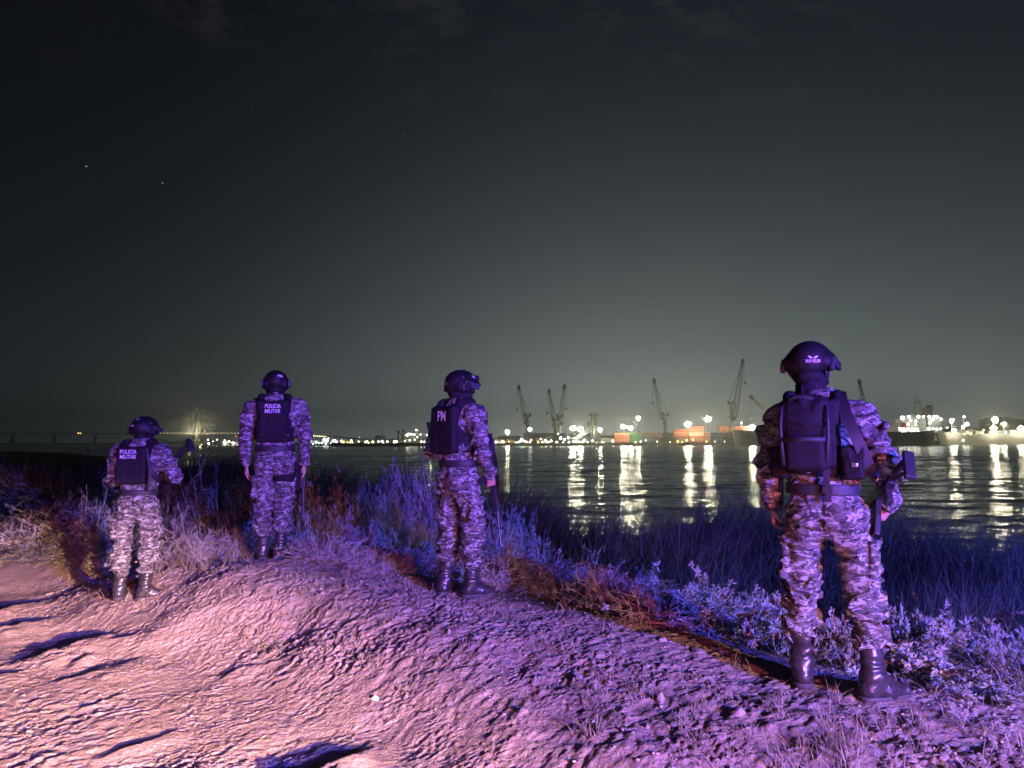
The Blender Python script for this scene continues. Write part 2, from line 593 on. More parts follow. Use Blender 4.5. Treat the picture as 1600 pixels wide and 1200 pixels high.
# ------------------------------------------------------------------ SDF volumes
class Vol:
    def __init__(s, lo, hi, h):
        s.lo = np.array(lo, dtype=float)
        s.h = h
        s.n = np.ceil((np.array(hi) - s.lo) / h).astype(int) + 1
        s.d = np.full(tuple(s.n), 1.0, dtype=np.float32)
        s.ax = [(s.lo[i] + np.arange(s.n[i]) * h).astype(np.float32) for i in range(3)]
    def sub(s, lo, hi):
        a = np.clip(np.floor((np.array(lo) - s.lo) / s.h).astype(int), 0, s.n)
        b = np.clip(np.ceil((np.array(hi) - s.lo) / s.h).astype(int) + 1, 0, s.n)
        sl = tuple(slice(int(a[i]), int(b[i])) for i in range(3))
        x, y, z = [s.ax[i][sl[i]] for i in range(3)]
        return sl, x[:, None, None], y[None, :, None], z[None, None, :]
    def put(s, sl, b, k, mode):
        a = s.d[sl]
        if a.size == 0:
            return
        if mode == 'add':
            if k > 0:
                h = np.clip(.5 + .5 * (b - a) / k, 0, 1)
                s.d[sl] = b + (a - b) * h - k * h * (1 - h)
                # (1-h) weights b, h weights a
            else:
                s.d[sl] = np.minimum(a, b)
        elif mode == 'cut':
            if k > 0:
                nb = -b
                h = np.clip(.5 - .5 * (nb - a) / k, 0, 1)
                s.d[sl] = nb + (a - nb) * h + k * h * (1 - h)
            else:
                s.d[sl] = np.maximum(a, -b)
    def cone(s, a, b, r0, r1, k=.02, sy=1.0, cap=None, mode='add'):
        """tapered capsule; sy flattens front to back; cap cuts the far end flat"""
        a, b = np.array(a, float), np.array(b, float)
        m = max(r0, r1) + k + 3 * s.h
        sl, x, y, z = s.sub(np.minimum(a, b) - m, np.maximum(a, b) + m)
        ab = (b - a) * np.array([1, sy, 1])
        L2 = float((ab ** 2).sum())
        dx, dy, dz = x - a[0], (y - a[1]) * sy, z - a[2]
        tr = (dx * ab[0] + dy * ab[1] + dz * ab[2]) / L2
        t = np.clip(tr, 0, 1)
        d = np.sqrt((dx - t * ab[0]) ** 2 + (dy - t * ab[1]) ** 2 + (dz - t * ab[2]) ** 2) - (r0 + (r1 - r0) * t)
        if cap is not None:
            d = np.maximum(d, (tr - 1) * math.sqrt(L2) - cap)
        s.put(sl, d.astype(np.float32), k, mode)
    def ell(s, c, r, k=.02, Rm=None, mode='add'):
        c, r = np.array(c, float), np.array(r, float)
        m = r.max() + k + 3 * s.h
        sl, x, y, z = s.sub(c - m, c + m)
        x, y, z = x - c[0], y - c[1], z - c[2]
        if Rm is not None:
            x, y, z = [Rm[0][i] * x + Rm[1][i] * y + Rm[2][i] * z for i in range(3)]
        k0 = np.sqrt((x / r[0]) ** 2 + (y / r[1]) ** 2 + (z / r[2]) ** 2)
        k1 = np.sqrt((x / r[0] ** 2) ** 2 + (y / r[1] ** 2) ** 2 + (z / r[2] ** 2) ** 2) + 1e-6
        s.put(sl, (k0 * (k0 - 1) / k1).astype(np.float32), k, mode)
    def box(s, c, hs, rd=.01, k=.01, Rm=None, mode='add'):
        c, hs = np.array(c, float), np.array(hs, float)
        m = math.sqrt(float((hs ** 2).sum())) + k + 3 * s.h
        sl, x, y, z = s.sub(c - m, c + m)
        x, y, z = x - c[0], y - c[1], z - c[2]
        if Rm is not None:
            x, y, z = [Rm[0][i] * x + Rm[1][i] * y + Rm[2][i] * z for i in range(3)]
        qx, qy, qz = np.abs(x) - hs[0] + rd, np.abs(y) - hs[1] + rd, np.abs(z) - hs[2] + rd
        d = np.sqrt(np.maximum(qx, 0) ** 2 + np.maximum(qy, 0) ** 2 + np.maximum(qz, 0) ** 2) + np.minimum(np.maximum(np.maximum(qx, qy), qz), 0) - rd
        s.put(sl, d.astype(np.float32), k, mode)
    def plane(s, p, n):
        """keep the side n points away from"""
        n = np.array(n, float)
        n = n / np.linalg.norm(n)
        x, y, z = s.ax[0][:, None, None], s.ax[1][None, :, None], s.ax[2][None, None, :]
        d = (x - p[0]) * n[0] + (y - p[1]) * n[1] + (z - p[2]) * n[2]
        s.d = np.maximum(s.d, d.astype(np.float32))
    def clip_fn(s, fn):
        x, y, z = s.ax[0][:, None, None], s.ax[1][None, :, None], s.ax[2][None, None, :]
        s.d = np.maximum(s.d, fn(x, y, z).astype(np.float32))
    def rough(s, fn, band=.03):
        I = np.nonzero(np.abs(s.d) < band)
        p = [s.ax[i][I[i]] for i in range(3)]
        s.d[I] += fn(*p).astype(np.float32)
    def mesh(s, name):
        d = s.d
        ins = d < 0
        nx, ny, nz = d.shape
        cs = {}
        cnt = np.zeros((nx - 1, ny - 1, nz - 1), dtype=np.int8)
        for i in (0, 1):
            for j in (0, 1):
                for k in (0, 1):
                    cnt += ins[i:nx - 1 + i, j:ny - 1 + j, k:nz - 1 + k]
        act = (cnt > 0) & (cnt < 8)
        ci = np.stack(np.nonzero(act), -1)
        idx = np.full(act.shape, -1, dtype=np.int64)
        idx[ci[:, 0], ci[:, 1], ci[:, 2]] = np.arange(len(ci))
        acc = np.zeros((len(ci), 3))
        num = np.zeros(len(ci))
        corners = [(i, j, k) for i in (0, 1) for j in (0, 1) for k in (0, 1)]
        val = {c: d[ci[:, 0] + c[0], ci[:, 1] + c[1], ci[:, 2] + c[2]] for c in corners}
        for c in corners:
            for axn in range(3):
                if c[axn] == 0:
                    e = list(c)
                    e[axn] = 1
                    a, b = val[c], val[tuple(e)]
                    x = (a < 0) != (b < 0)
                    t = np.where(x, a / np.where(x, a - b, 1), 0)
                    p = np.tile(np.array(c, float), (len(ci), 1))
                    p[:, axn] = t
                    acc += np.where(x[:, None], p, 0)
                    num += x
        V = s.lo + (ci + acc / num[:, None]) * s.h
        Fs = []
        for axn in range(3):
            sa = [slice(None)] * 3
            sb = [slice(None)] * 3
            sa[axn] = slice(0, -1)
            sb[axn] = slice(1, None)
            A, B = ins[tuple(sa)], ins[tuple(sb)]
            E = np.stack(np.nonzero(A != B), -1)
            u, v = (axn + 1) % 3, (axn + 2) % 3
            ok = (E[:, u] > 0) & (E[:, v] > 0) & (E[:, u] < d.shape[u] - 1) & (E[:, v] < d.shape[v] - 1)
            E = E[ok]
            fl = A[E[:, 0], E[:, 1], E[:, 2]]
            q = []
            for du, dv in ((-1, -1), (0, -1), (0, 0), (-1, 0)):
                c = E.copy()
                c[:, u] += du
                c[:, v] += dv
                q.append(idx[c[:, 0], c[:, 1], c[:, 2]])
            q = np.stack(q, -1)
            q = np.where(fl[:, None], q, q[:, ::-1])
            Fs.append(q[(q >= 0).all(1)])
        me = mesh_np(name, V, [np.concatenate(Fs)])
        smooth(me)
        return me
# ------------------------------------------------------------------ people
def A3(*a):
    return np.array(a, dtype=float)

def unit(v):
    v = np.array(v, float)
    return v / np.linalg.norm(v)

def folds(scale, amp, zs=2.0, seed=0.0):
    """cloth wrinkles: thin ridges that run mostly across the limb"""
    def fn(x, y, z):
        wx = vnoise3(x * 9 + seed, y * 9, z * 9) * .9
        r1 = 2.2 * (1 - np.abs(vnoise3(x * scale + wx, y * scale + seed, z * scale * zs + wx))) ** 5 - .75
        r2 = vnoise3(x * scale * 2.1 + seed, y * scale * 2.1, z * scale * zs * 1.7 + wx * 2)
        r3 = vnoise3(x * 5, y * 5 + seed, z * 6)
        return -amp * (r1 * .8 + r2 * .3 + r3 * .35)
    return fn

def rot_z(a):
    c, s = math.cos(a), math.sin(a)
    return np.array([[c, -s, 0], [s, c, 0], [0, 0, 1.0]])

def frame_rows(zdir, ydir):
    """rows of a local frame from its z and (about) y axes"""
    z = unit(zdir)
    y = np.array(ydir, float)
    y = unit(y - z * (y @ z))
    x = np.cross(y, z)
    return np.stack([x, y, z])

def add_hand(V, wr, d, palm_n, thumb, curl, k=.009):
    """wr wrist, d along the hand, palm_n out of the palm, thumb +1/-1 side, curl 0..1"""
    d = unit(d)
    n = np.array(palm_n, float)
    n = unit(n - d * (n @ d))
    s = np.cross(d, n) * thumb
    for off in (.027, .009, -.009, -.026):
        V.cone(wr + s * off * .6, wr + d * .088 + s * off, .015, .0125, .012)
    lens = (.072, .081, .076, .058)
    for off, L, ex in zip((.029, .0095, -.0095, -.028), lens, (0.0, .08, .16, .3)):
        c = curl * (1 + ex * .5)
        p0 = wr + d * (.088 + (.004 if L > .06 else -.006)) + s * off
        a1, a2, a3 = c * .9, c * 2.0, c * 2.8
        p1 = p0 + (d * math.cos(a1) + n * math.sin(a1)) * L * .45
        p2 = p1 + (d * math.cos(a2) + n * math.sin(a2)) * L * .32
        p3 = p2 + (d * math.cos(a3) + n * math.sin(a3)) * L * .25
        V.cone(p0, p1, .0102, .0092, .004)
        V.cone(p1, p2, .0092, .0085, .003)
        V.cone(p2, p3, .0085, .0072, .003)
    t0 = wr + d * .022 + s * .024
    t1 = t0 + (d * .62 + s * .5 + n * .55 * max(.35, curl)) * .045
    t2 = t1 + unit(d * .9 + s * .05 + n * .7 * curl) * .034
    V.cone(t0, t1, .014, .011, .008)
    V.cone(t1, t2, .0108, .0085, .004)

def build_body(P, name='person'):
    h = .0062
    V = Vol((-.52, -.28, -.0), (.52, .46, 1.86), h)
    ln = P['lean']
    cx, cy = ln
    V.cone((cx * .2, 0, 1.0), (cx * .6, 0, 1.14), .125, .12, .03, 1.4)
    V.cone((cx * .6, 0, 1.14), (cx, cy, 1.37), .125, .145, .03, 1.45)
    V.cone((0, -.005, .93), (0, 0, 1.03), .135, .125, .03, 1.35)
    hd = A3(cx, cy, 0) + A3(*P['head'])
    nk = A3(cx, cy - .012, 1.47)
    V.cone(nk, hd + A3(0, -.015, -.07), .062, .055, .03)
    for sd in ('L', 'R'):
        sh, el, wr = A3(*P['sh' + sd]), A3(*P['el' + sd]), A3(*P['wr' + sd])
        V.cone(nk + A3(0, 0, -.02), sh, .055, .055, .03)
        V.cone(sh, el, .052, .042, .02)
        V.cone(el, wr, .042, .028, .015)
        hn = P['hand' + sd]
        V.cone(el + (wr - el) * .8, wr, .031, .027, .01)
        add_hand(V, wr, hn['d'], hn['n'], hn['t'], hn['c'])
        hp, kn, an = A3(*P['hip' + sd]), A3(*P['kn' + sd]), A3(*P['an' + sd])
        V.cone(hp, kn, .085, .058, .03)
        V.cone(kn, an, .056, .04, .02)
        td = P['toe' + sd]
        fd = A3(math.sin(td), math.cos(td), 0)
        V.cone(an + A3(0, 0, -.05) - fd * .02, an + fd * .13 + A3(0, 0, -.065), .036, .03, .02)
    # head
    Rh = rot_z(-P['look']).T
    def hp_(x, y, z):
        return hd + Rh.T @ A3(x, y, z)
    V.ell(hp_(0, -.01, .03), (.073, .092, .088), .02, Rh)
    V.ell(hp_(0, .025, -.045), (.055, .062, .07), .03, Rh)
    V.cone(hp_(0, .083, .012), hp_(0, .103, -.025), .009, .014, .012)
    V.ell(hp_(0, .083, -.058), (.026, .012, .006), .006, Rh)
    V.ell(hp_(0, .084, -.07), (.022, .012, .007), .006, Rh)
    V.ell(hp_(0, .075, -.098), (.022, .018, .016), .02, Rh)
    for sx in (-1, 1):
        V.ell(hp_(sx * .031, .092, .012), (.017, .016, .011), .012, Rh, 'cut')
        V.ell(hp_(sx * .031, .078, .012), (.013, .012, .011), .003, Rh)
        V.ell(hp_(sx * .075, -.008, -.005), (.011, .021, .033), .008, Rh)
    V.plane((0, 0, .03), (0, 0, -1))
    me = V.mesh(name)
    return link(name, me, M['skin'])

def build_trousers(P, root, h):
    V = Vol((-.36, -.28, .2), (.36, .3, 1.12), h)
    cx = P['lean'][0]
    V.cone((0, -.012, .93), (cx * .4, -.005, 1.06), .162, .150, .05, 1.32)
    for sx in (-1, 1):
        V.ell((sx * .078, -.075, .915), (.088, .085, .10), .05)
    for sd, sx in (('L', -1), ('R', 1)):
        hp, kn, an = A3(*P['hip' + sd]), A3(*P['kn' + sd]), A3(*P['an' + sd])
        V.cone(hp + A3(0, -.01, .0), kn + A3(0, 0, .06), .103, .080, .045, 1.04)
        V.cone(kn + A3(0, 0, .08), kn + A3(0, .005, -.06), .081, .080, .03)
        lo = kn + (an - kn) * ((kn[2] - P.get('cuff', .262)) / (kn[2] - an[2]))
        mid = kn + (lo - kn) * .4 + A3(0, -.018, 0)
        V.cone(kn, mid, .077, .079, .03)
        V.cone(mid, lo, .080, .066, .03, cap=.0)
        V.cone(lo + A3(0, 0, .05), lo + A3(0, 0, .035), .076, .076, .03)
        c = (hp + kn) / 2
        q = c + A3(sx * .086, -.005, -.03)
        V.box(q, (.02, .072, .1), .015, .012)
        V.box(q + A3(sx * .006, 0, .085), (.021, .076, .024), .008, .004)
    f = folds(9, P.get('fold', .010), 2.2, P['seed'])
    V.rough(lambda x, y, z: f(x, y, z) * (1 + .7 * np.exp(-((z - .5) / .12) ** 2) + .9 * np.exp(-((z - .32) / .09) ** 2) - .35 * sstep(.8, 1.0, z)))
    # a crease under the seat and a seam down the middle of the back
    V.rough(lambda x, y, z: .012 * np.exp(-((z - .82 - .5 * np.abs(x) ** 1.3) / .012) ** 2) * (y < 0) + .007 * np.exp(-(x / .008) ** 2) * (y < 0) * (z > .83))
    V.plane((0, 0, 1.075), (0, 0, 1))
    o = link('trousers', V.mesh('trousers'), M['camo'], root)
    return o

def build_jacket(P, root, h):
    V = Vol((-.5, -.3, .85), (.52, .48, 1.64), h)
    cx, cy = P['lean']
    V.cone((cx * .3, -.005, 1.05), (cx * .7, -.005, 1.2), .163, .166, .05, 1.28)
    V.cone((cx * .7, -.005, 1.2), (cx, cy - .005, 1.385), .168, .178, .05, 1.32)
    nk = A3(cx, cy - .015, 1.5)
    for sd in ('L', 'R'):
        sh, el, wr = A3(*P['sh' + sd]), A3(*P['el' + sd]), A3(*P['wr' + sd])
        g = P.get('sleeve', 1.0)
        V.cone(nk + A3(0, 0, -.015), sh + A3(0, 0, .0), .062, .072, .05)
        V.cone(A3(cx, cy - .01, 1.36), sh + A3(0, 0, -.04), .12, .085, .05, 1.1)
        V.cone(sh, el, .077 * g, .062 * g, .035)
        V.cone(el, wr + (wr - el) * .02, .061 * g, .046 * g, .025, cap=.0)
        V.cone(wr - unit(wr - el) * .03, wr + (wr - el) * .03, .050 * g, .047 * g, .008, cap=.0)
        # shoulder pocket
        mid = sh + (el - sh) * .42
        out = unit(A3(np.sign(sh[0]), -.2, .1))
        V.box(mid + out * .062 * g, (.02, .045, .06), .018, .02, frame_rows(sh - el, A3(0, 1, 0)))
    V.cone(nk + A3(0, -.004, -.02), nk + A3(0, .004, .055), .085, .077, .025, cap=.0)
    f = folds(10, P.get('fold', .010), 1.7, P['seed'] + 5)
    V.rough(lambda x, y, z: f(x, y, z) * (1 + .5 * np.exp(-((z - 1.12) / .08) ** 2)))
    V.plane((0, 0, 1.035), (0, 0, -1)) if not P.get('arms_low') else V.clip_fn(lambda x, y, z: np.where((np.abs(x - cx * .3) < .2) & (np.abs(y) < .2), 1.035 - z, -1.0))
    return link('jacket', V.mesh('jacket'), M['camo'], root)

def build_boots(P, root, h):
    for sd in ('L', 'R'):
        an = A3(*P['an' + sd])
        td = P['toe' + sd]
        fd = A3(math.sin(td), math.cos(td), 0)
        sdv = A3(math.cos(td), -math.sin(td), 0)
        kn = A3(*P['kn' + sd])
        top = an + (kn - an) * ((.295 - an[2]) / (kn[2] - an[2]))
        V = Vol(an + A3(-.26, -.26, -.13), an + A3(.26, .26, .26), h)
        V.cone(top, an + A3(0, 0, .02), .062, .052, .0)
        V.cone(an + A3(0, 0, .03), an - fd * .028 + A3(0, 0, -.035), .052, .047, .03)
        V.cone(an - fd * .03 + A3(0, 0, -.05), an + fd * .08 + A3(0, 0, -.055), .043, .042, .03)
        V.cone(an + fd * .0 + A3(0, 0, -.0), an + fd * .105 + A3(0, 0, -.05), .047, .04, .03)
        V.cone(an + fd * .07 + sdv * .006 + A3(0, 0, -.056), an + fd * .165 + A3(0, 0, -.062), .046, .036, .02)
        V.rough(lambda x, y, z: -.0045 * np.sin((z - an[2]) * 105 + 3 * vnoise3(x * 14, y * 14 + td, z * 14)) * np.exp(-((z - an[2] - .07) / .07) ** 2))
        V.rough(lambda x, y, z: .006 * vnoise3(x * 22 + td, y * 22, z * 16))
        V.plane((0, 0, .012), (0, 0, -1))
        V.plane((0, 0, .3), (0, 0, 1))
        b = link('boot', V.mesh('boot'), M['leather'], root)
        S = Vol(an + A3(-.25, -.25, -.12), an + A3(.25, .25, .0), .006)
        S.cone(an - fd * .036 + A3(0, 0, -.07), an + fd * .03 + A3(0, 0, -.07), .051, .046, .03)
        S.cone(an + fd * .03 + A3(0, 0, -.07), an + fd * .165 + A3(0, 0, -.07), .05, .043, .03)
        S.plane((0, 0, .034), (0, 0, 1))
        S.plane((0, 0, .0), (0, 0, -1))
        link('sole', S.mesh('sole'), M['rubber'], b)

def build_helmet(P, root, h):
    cx, cy = P['lean']
    hd = A3(cx, cy, 0) + A3(*P['head'])
    Rr = rot_z(-P['look'])           # helmet frame -> person frame
    big = P.get('helmet', 1.0)
    V = Vol((-.21, -.22, -.12), (.21, .22, .21), h)
    V.ell((0, -.008, .03), (.126 * big, .150 * big, .121 * big), 0)
    for sx in (-1, 1):
        if P.get('high_cut'):
            V.ell((sx * .108 * big, -.0, .018), (.040, .1, .046), .035)
        else:
            V.ell((sx * .1 * big, -.0, -.004), (.042, .1, .056), .035)
    V.ell((0, .12 * big, .025), (.085, .052, .022), .03)
    V.ell((0, -.008, .022), (.108 * big, .130 * big, .115 * big), 0, None, 'cut')
    rim = .022 if P.get('high_cut') else 0.0
    V.clip_fn(lambda x, y, z: (-.055 + .065 * sstep(-.03, .11, y) + .012 * sstep(-.02, -.12, y) + rim * sstep(.075, .10, np.abs(x)) - z))
    V.box((0, .152 * big, .075), (.026, .014, .03), .006, .004)
    sh = link('helmet', V.mesh('helmet'), M['helmet'], root)
    sh.matrix_local = Matrix.Translation(Vector(hd)) @ Matrix(Rr.tolist()).to_4x4()
    for sx in (-1, 1):
        m = MB()
        Mx = Matrix.Rotation(R(-9), 3, 'X')
        m.box((sx * .143 * big, .01, .010), (.022, .14, .046), Mx)
        m.box((sx * .153 * big, .01, .012), (.012, .11, .014), Mx)
        m.box((sx * .142 * big, -.065, -.006), (.022, .035, .05), Mx)
        m.build('helmet_rail', M['gun_polymer'], sh, bevel=.004)
    # chin straps and the pad behind the neck
    K = Vol((-.14, -.16, -.17), (.14, .14, .03), .0065)
    K.ell((0, -.035, -.055), (.082, .082, .052), 0)
    K.ell((0, .0, -.05), (.07, .07, .09), 0, None, 'cut')
    K.clip_fn(lambda x, y, z: y + .0 * x + 0 * z - .0)
    link('nape_pad', K.mesh('nape_pad'), M['black_nylon'], sh)
    m = MB()
    for sx in (-1, 1):
        m.tube([(sx * .098, -.02, -.03), (sx * .078, .03, -.09), (sx * .03, .075, -.118), (0, .08, -.122)], .007, 6)
        m.tube([(sx * .095, -.07, -.035), (sx * .08, .0, -.075), (sx * .072, .035, -.095)], .006, 6)
    m.build('chin_strap', M['black_web'], sh, sm=True)
    for p in P.get('bolts', [(-.035, -.138, .028), (.052, -.118, .085), (.105, -.055, .075)]):
        q = np.array(p) * big
        n = unit(q - A3(0, -.008, .03))
        m = MB()
        m.cyl(q - n * .004, q + n * .006, .0075, .006, 10)
        m.build('bolt', M['steel_pin'], sh)
    return sh

def build_balaclava(P, root, h):
    cx, cy = P['lean']
    hd = A3(cx, cy, 0) + A3(*P['head'])
    Rh = rot_z(-P['look']).T
    V = Vol(hd + A3(-.14, -.15, -.24), hd + A3(.14, .16, .15), h)
    hp_ = lambda x, y, z: hd + Rh.T @ A3(x, y, z)
    V.ell(hp_(0, -.01, .03), (.083, .102, .096), .02, Rh)
    V.ell(hp_(0, .025, -.045), (.065, .073, .08), .03, Rh)
    V.cone(hp_(0, .085, .01), hp_(0, .107, -.028), .012, .019, .02)
    V.cone(A3(cx, cy - .012, 1.46), hd + A3(0, -.012, -.06), .082, .075, .04)
    V.box(hp_(0, .11, .012), (.055, .035, .014), .012, .004, Rh, 'cut')
    V.rough(folds(16, .004, 1.6, 2))
    return link('balaclava', V.mesh('balaclava'), M['knit'], root)

def build_gaiter(P, root, h):
    cx, cy = P['lean']
    hd = A3(cx, cy, 0) + A3(*P['head'])
    V = Vol(A3(cx, cy, 1.44) + A3(-.14, -.14, 0), A3(cx, cy, 1.64) + A3(.14, .14, 0), h)
    V.cone(A3(cx, cy - .016, 1.47), hd + A3(0, -.02, -.085), .082, .076, 0, cap=.0)
    V.rough(folds(12, .006, 2.5, 1))
    return link('neck_gaiter', V.mesh('neck_gaiter'), M['knit'], root)

def build_belt(P, root, h, z=1.045, buckle=True):
    cx = P['lean'][0] * .35
    V = Vol((-.28, -.22, .97), (.28, .22, 1.12), h)
    V.cone((cx, -.008, 1.0), (cx, -.008, 1.1), .184, .181, 0, 1.28)
    V.plane((0, 0, z + .028), (0, 0, 1))
    V.plane((0, 0, z - .028), (0, 0, -1))
    b = link('belt', V.mesh('belt'), M['black_web'], root)
    return b

def vest_base(P, h, zlo=1.1, zhi=1.485):
    cx, cy = P['lean']
    V = Vol((-.32, -.34, 1.02), (.32, .34, 1.64), h)
    V.cone((cx * .5, -.005, 1.08), (cx * .8, -.005, 1.22), .18, .186, .03, 1.24)
    V.cone((cx * .8, -.005, 1.22), (cx, cy - .006, 1.42), .187, .188, .03, 1.26)
    V.clip_fn(lambda x, y, z: np.maximum(zlo + .02 * np.abs(x) * 5 - z, z - zhi) + 0 * y)
    for sd, sx in (('L', -1), ('R', 1)):
        sh = A3(*P['sh' + sd])
        V.ell(sh + A3(sx * .055, 0, -.035), (.135, .3, .16), .02, None, 'cut')
    V.ell(A3(cx, cy, 1.54), (.1, .17, .12), .02, None, 'cut')
    for sx in (-1, 1):                # shoulder straps
        pts = [(.115, -.135, 1.40), (.118, -.12, 1.47), (.118, -.06, 1.525), (.116, .03, 1.525), (.112, .1, 1.46), (.11, .13, 1.38)]
        for a, b in zip(pts[:-1], pts[1:]):
            V.cone(A3(cx + sx * a[0], cy + a[1], a[2]), A3(cx + sx * b[0], cy + b[1], b[2]), .033, .033, .018)
    return V

def decal(body, parent, target, origin, n, up, size, mat, name='lettering', off=.004, shape=None, squash=1.0):
    """printed words laid on a curved surface; origin/n/up in the target's own space"""
    if shape is None:
        cu = bpy.data.curves.new('lettering', 'FONT')
        cu.body = body
        cu.size = 1.0
        cu.align_x = 'CENTER'
        cu.align_y = 'CENTER'
        cu.space_line = .9
        cu.offset = .012
        cu.resolution_u = 3
        tmp = bpy.data.objects.new('lettering', cu)
        COL.objects.link(tmp)
        bpy.context.view_layer.update()
        dg = bpy.context.evaluated_depsgraph_get()
        src = bpy.data.meshes.new_from_object(tmp.evaluated_get(dg))
        bpy.data.objects.remove(tmp)
        V = [(v.co.x * squash, v.co.y) for v in src.vertices]
        F = [tuple(p.vertices) for p in src.polygons]
        bpy.data.meshes.remove(src)
    else:
        V, F = shape
    n, up = Vector(n).normalized(), Vector(up)
    up = (up - n * up.dot(n)).normalized()
    rt = up.cross(n)
    bv = BVHTree.FromPolygons([v.co.copy() for v in target.data.vertices], [tuple(p.vertices) for p in target.data.polygons])
    out = []
    o = Vector(origin)
    for x, y in V:
        q = o + rt * x * size + up * y * size
        hit = bv.ray_cast(q + n * .12, -n, .3)
        out.append((hit[0] + n * off) if hit[0] is not None else q)
    me = bpy.data.meshes.new(name)
    me.from_pydata(out, [], F)
    me.update()
    return link(name, me, mat, parent)

def ribbon(m, pts, w, th, side):
    """strap through pts; side = width direction for each point"""
    V = []
    for i, p in enumerate(pts):
        p = np.array(p, float)
        t = np.array(pts[min(i + 1, len(pts) - 1)], float) - np.array(pts[max(i - 1, 0)], float)
        s = np.array(side[i] if isinstance(side, list) else side, float)
        s = unit(s - t * (s @ t) / (t @ t))
        n = unit(np.cross(t, s))
        for a, b in ((-1, -1), (1, -1), (1, 1), (-1, 1)):
            V.append(p + s * a * w / 2 + n * b * th / 2)
    F = []
    for i in range(len(pts) - 1):
        for k in range(4):
            F.append((i * 4 + k, i * 4 + (k + 1) % 4, i * 4 + 4 + (k + 1) % 4, i * 4 + 4 + k))
    e = (len(pts) - 1) * 4
    F += [(3, 2, 1, 0), (e, e + 1, e + 2, e + 3)]
    m.poly(V, F)

def spline(P, n=6):
    P = [np.array(p, float) for p in P]
    out = []
    for i in range(len(P) - 1):
        p0, p1, p2, p3 = P[max(i - 1, 0)], P[i], P[i + 1], P[min(i + 2, len(P) - 1)]
        for k in range(n):
            t = k / n
            out.append(.5 * ((2 * p1) + (-p0 + p2) * t + (2 * p0 - 5 * p1 + 4 * p2 - p3) * t * t + (-p0 + 3 * p1 - 3 * p2 + p3) * t ** 3))
    out.append(P[-1])
    return out

def make_rifle(label, f, u, pos, owner, barrel=.3, stock_open=True, mag=True, sling=None, stock_len=.3):
    """rifle: local +x to the muzzle, +z to the top; pos is the receiver in the owner's frame"""
    f = unit(f)
    u = np.array(u, float)
    u = unit(u - f * (u @ f))
    s = np.cross(u, f)
    Mo = Matrix(((f[0], s[0], u[0], pos[0]), (f[1], s[1], u[1], pos[1]), (f[2], s[2], u[2], pos[2]), (0, 0, 0, 1)))
    root = empty('rifle')
    root.matrix_world = owner.matrix_world @ Mo
    tag(root, label, 'rifle', 'rifles carried by the four people')
    I = Matrix.Identity(4)
    m = MB()
    m.prism([(-.13, -.028), (.12, -.034), (.14, -.02), (.14, .03), (.1, .04), (-.1, .04), (-.13, .03)], .042, I)
    m.box((.0, 0, .047), (.2, .02, .014))
    for k in range(9):
        m.box((-.085 + k * .021, 0, .056), (.010, .022, .006))
    m.box((.0, -.026, .012), (.05, .012, .016))
    m.build('receiver', M['gun'], root, bevel=.003)
    m = MB()
    m.prism([(.143, -.028), (.143 + barrel * .62, -.022), (.143 + barrel * .62, .026), (.143, .03)], .044, I)
    for k in range(5):
        m.box((.175 + k * barrel * .11, 0, .002), (.018, .05, .014))
    m.build('handguard', M['gun_polymer'], root, bevel=.003)
    m = MB()
    e = .143 + barrel
    m.cyl((.13, 0, .005), (e + .1, 0, .005), .0095, .009, 10)
    m.cyl((e + .1, 0, .005), (e + .155, 0, .005), .0125, .0125, 10)
    m.cyl((.15, 0, .025), (e + .02, 0, .025), .007, .007, 8)
    m.box((e + .02, 0, .03), (.02, .02, .06))
    m.build('barrel', M['gun'], root, sm=False)
    m = MB()
    L = stock_len
    if stock_open:
        m.tube([(-.125, 0, .012), (-.13 - L * .93, 0, .0)], .019, 8)
        m.tube([(-.15, 0, -.02), (-.13 - L * .6, 0, -.05), (-.13 - L * .93, 0, -.085)], .011, 8)
        m.prism([(-.13 - L * .9, .035), (-.13 - L * 1.03, .035), (-.13 - L * 1.08, -.125), (-.13 - L * .93, -.13)], .05, I)
    else:
        m.prism([(-.13, .03), (-.13 - L, .03), (-.13 - L, -.09), (-.13 - L * .85, -.09), (-.16, -.02), (-.13, -.02)], .036, I)
    m.build('stock', M['gun_polymer'], root, bevel=.004)
    m = MB()
    m.prism([(-.085, -.03), (-.045, -.03), (-.062, -.125), (-.108, -.118)], .034, I)
    m.build('pistol_grip', M['gun_polymer'], root, bevel=.006)
    if mag:
        m = MB()
        m.prism([(.03, -.03), (.095, -.03), (.098, -.1), (.115, -.2), (.058, -.215), (.036, -.11)], .028, I)
        for k in range(3):
            m.box((.065 + k * .004, 0, -.08 - k * .04), (.05, .032, .006))
        m.build('magazine', M['gun'], root, bevel=.003)
    if sling:
        m = MB()
        inv = Mo.inverted()
        pts = [inv @ Vector(p) for p in spline(sling['pts'])]
        sv = [inv.to_3x3() @ Vector(q) for q in spline(sling['side'])]
        ribbon(m, pts, sling.get('w', .042), .005, sv)
        m.build('sling', M['black_web'], root)
        m = MB()
        p = Vector(pts[-1])
        m.tube([p + Vector((.02 * math.cos(a), 0.0, .02 * math.sin(a))) for a in np.linspace(0, 2 * PI, 13)], .003, 6)
        m.build('sling_ring', M['steel_pin'], root)
    return root

def place_person(o, px, py, az_deg, scale, sink=.012):
    x, y, z = on_ground(px, py)
    o.location = (x, y, z - sink)
    o.rotation_euler = (0, 0, R(-az_deg))
    o.scale = (scale,) * 3
    bpy.context.view_layer.update()
    return o

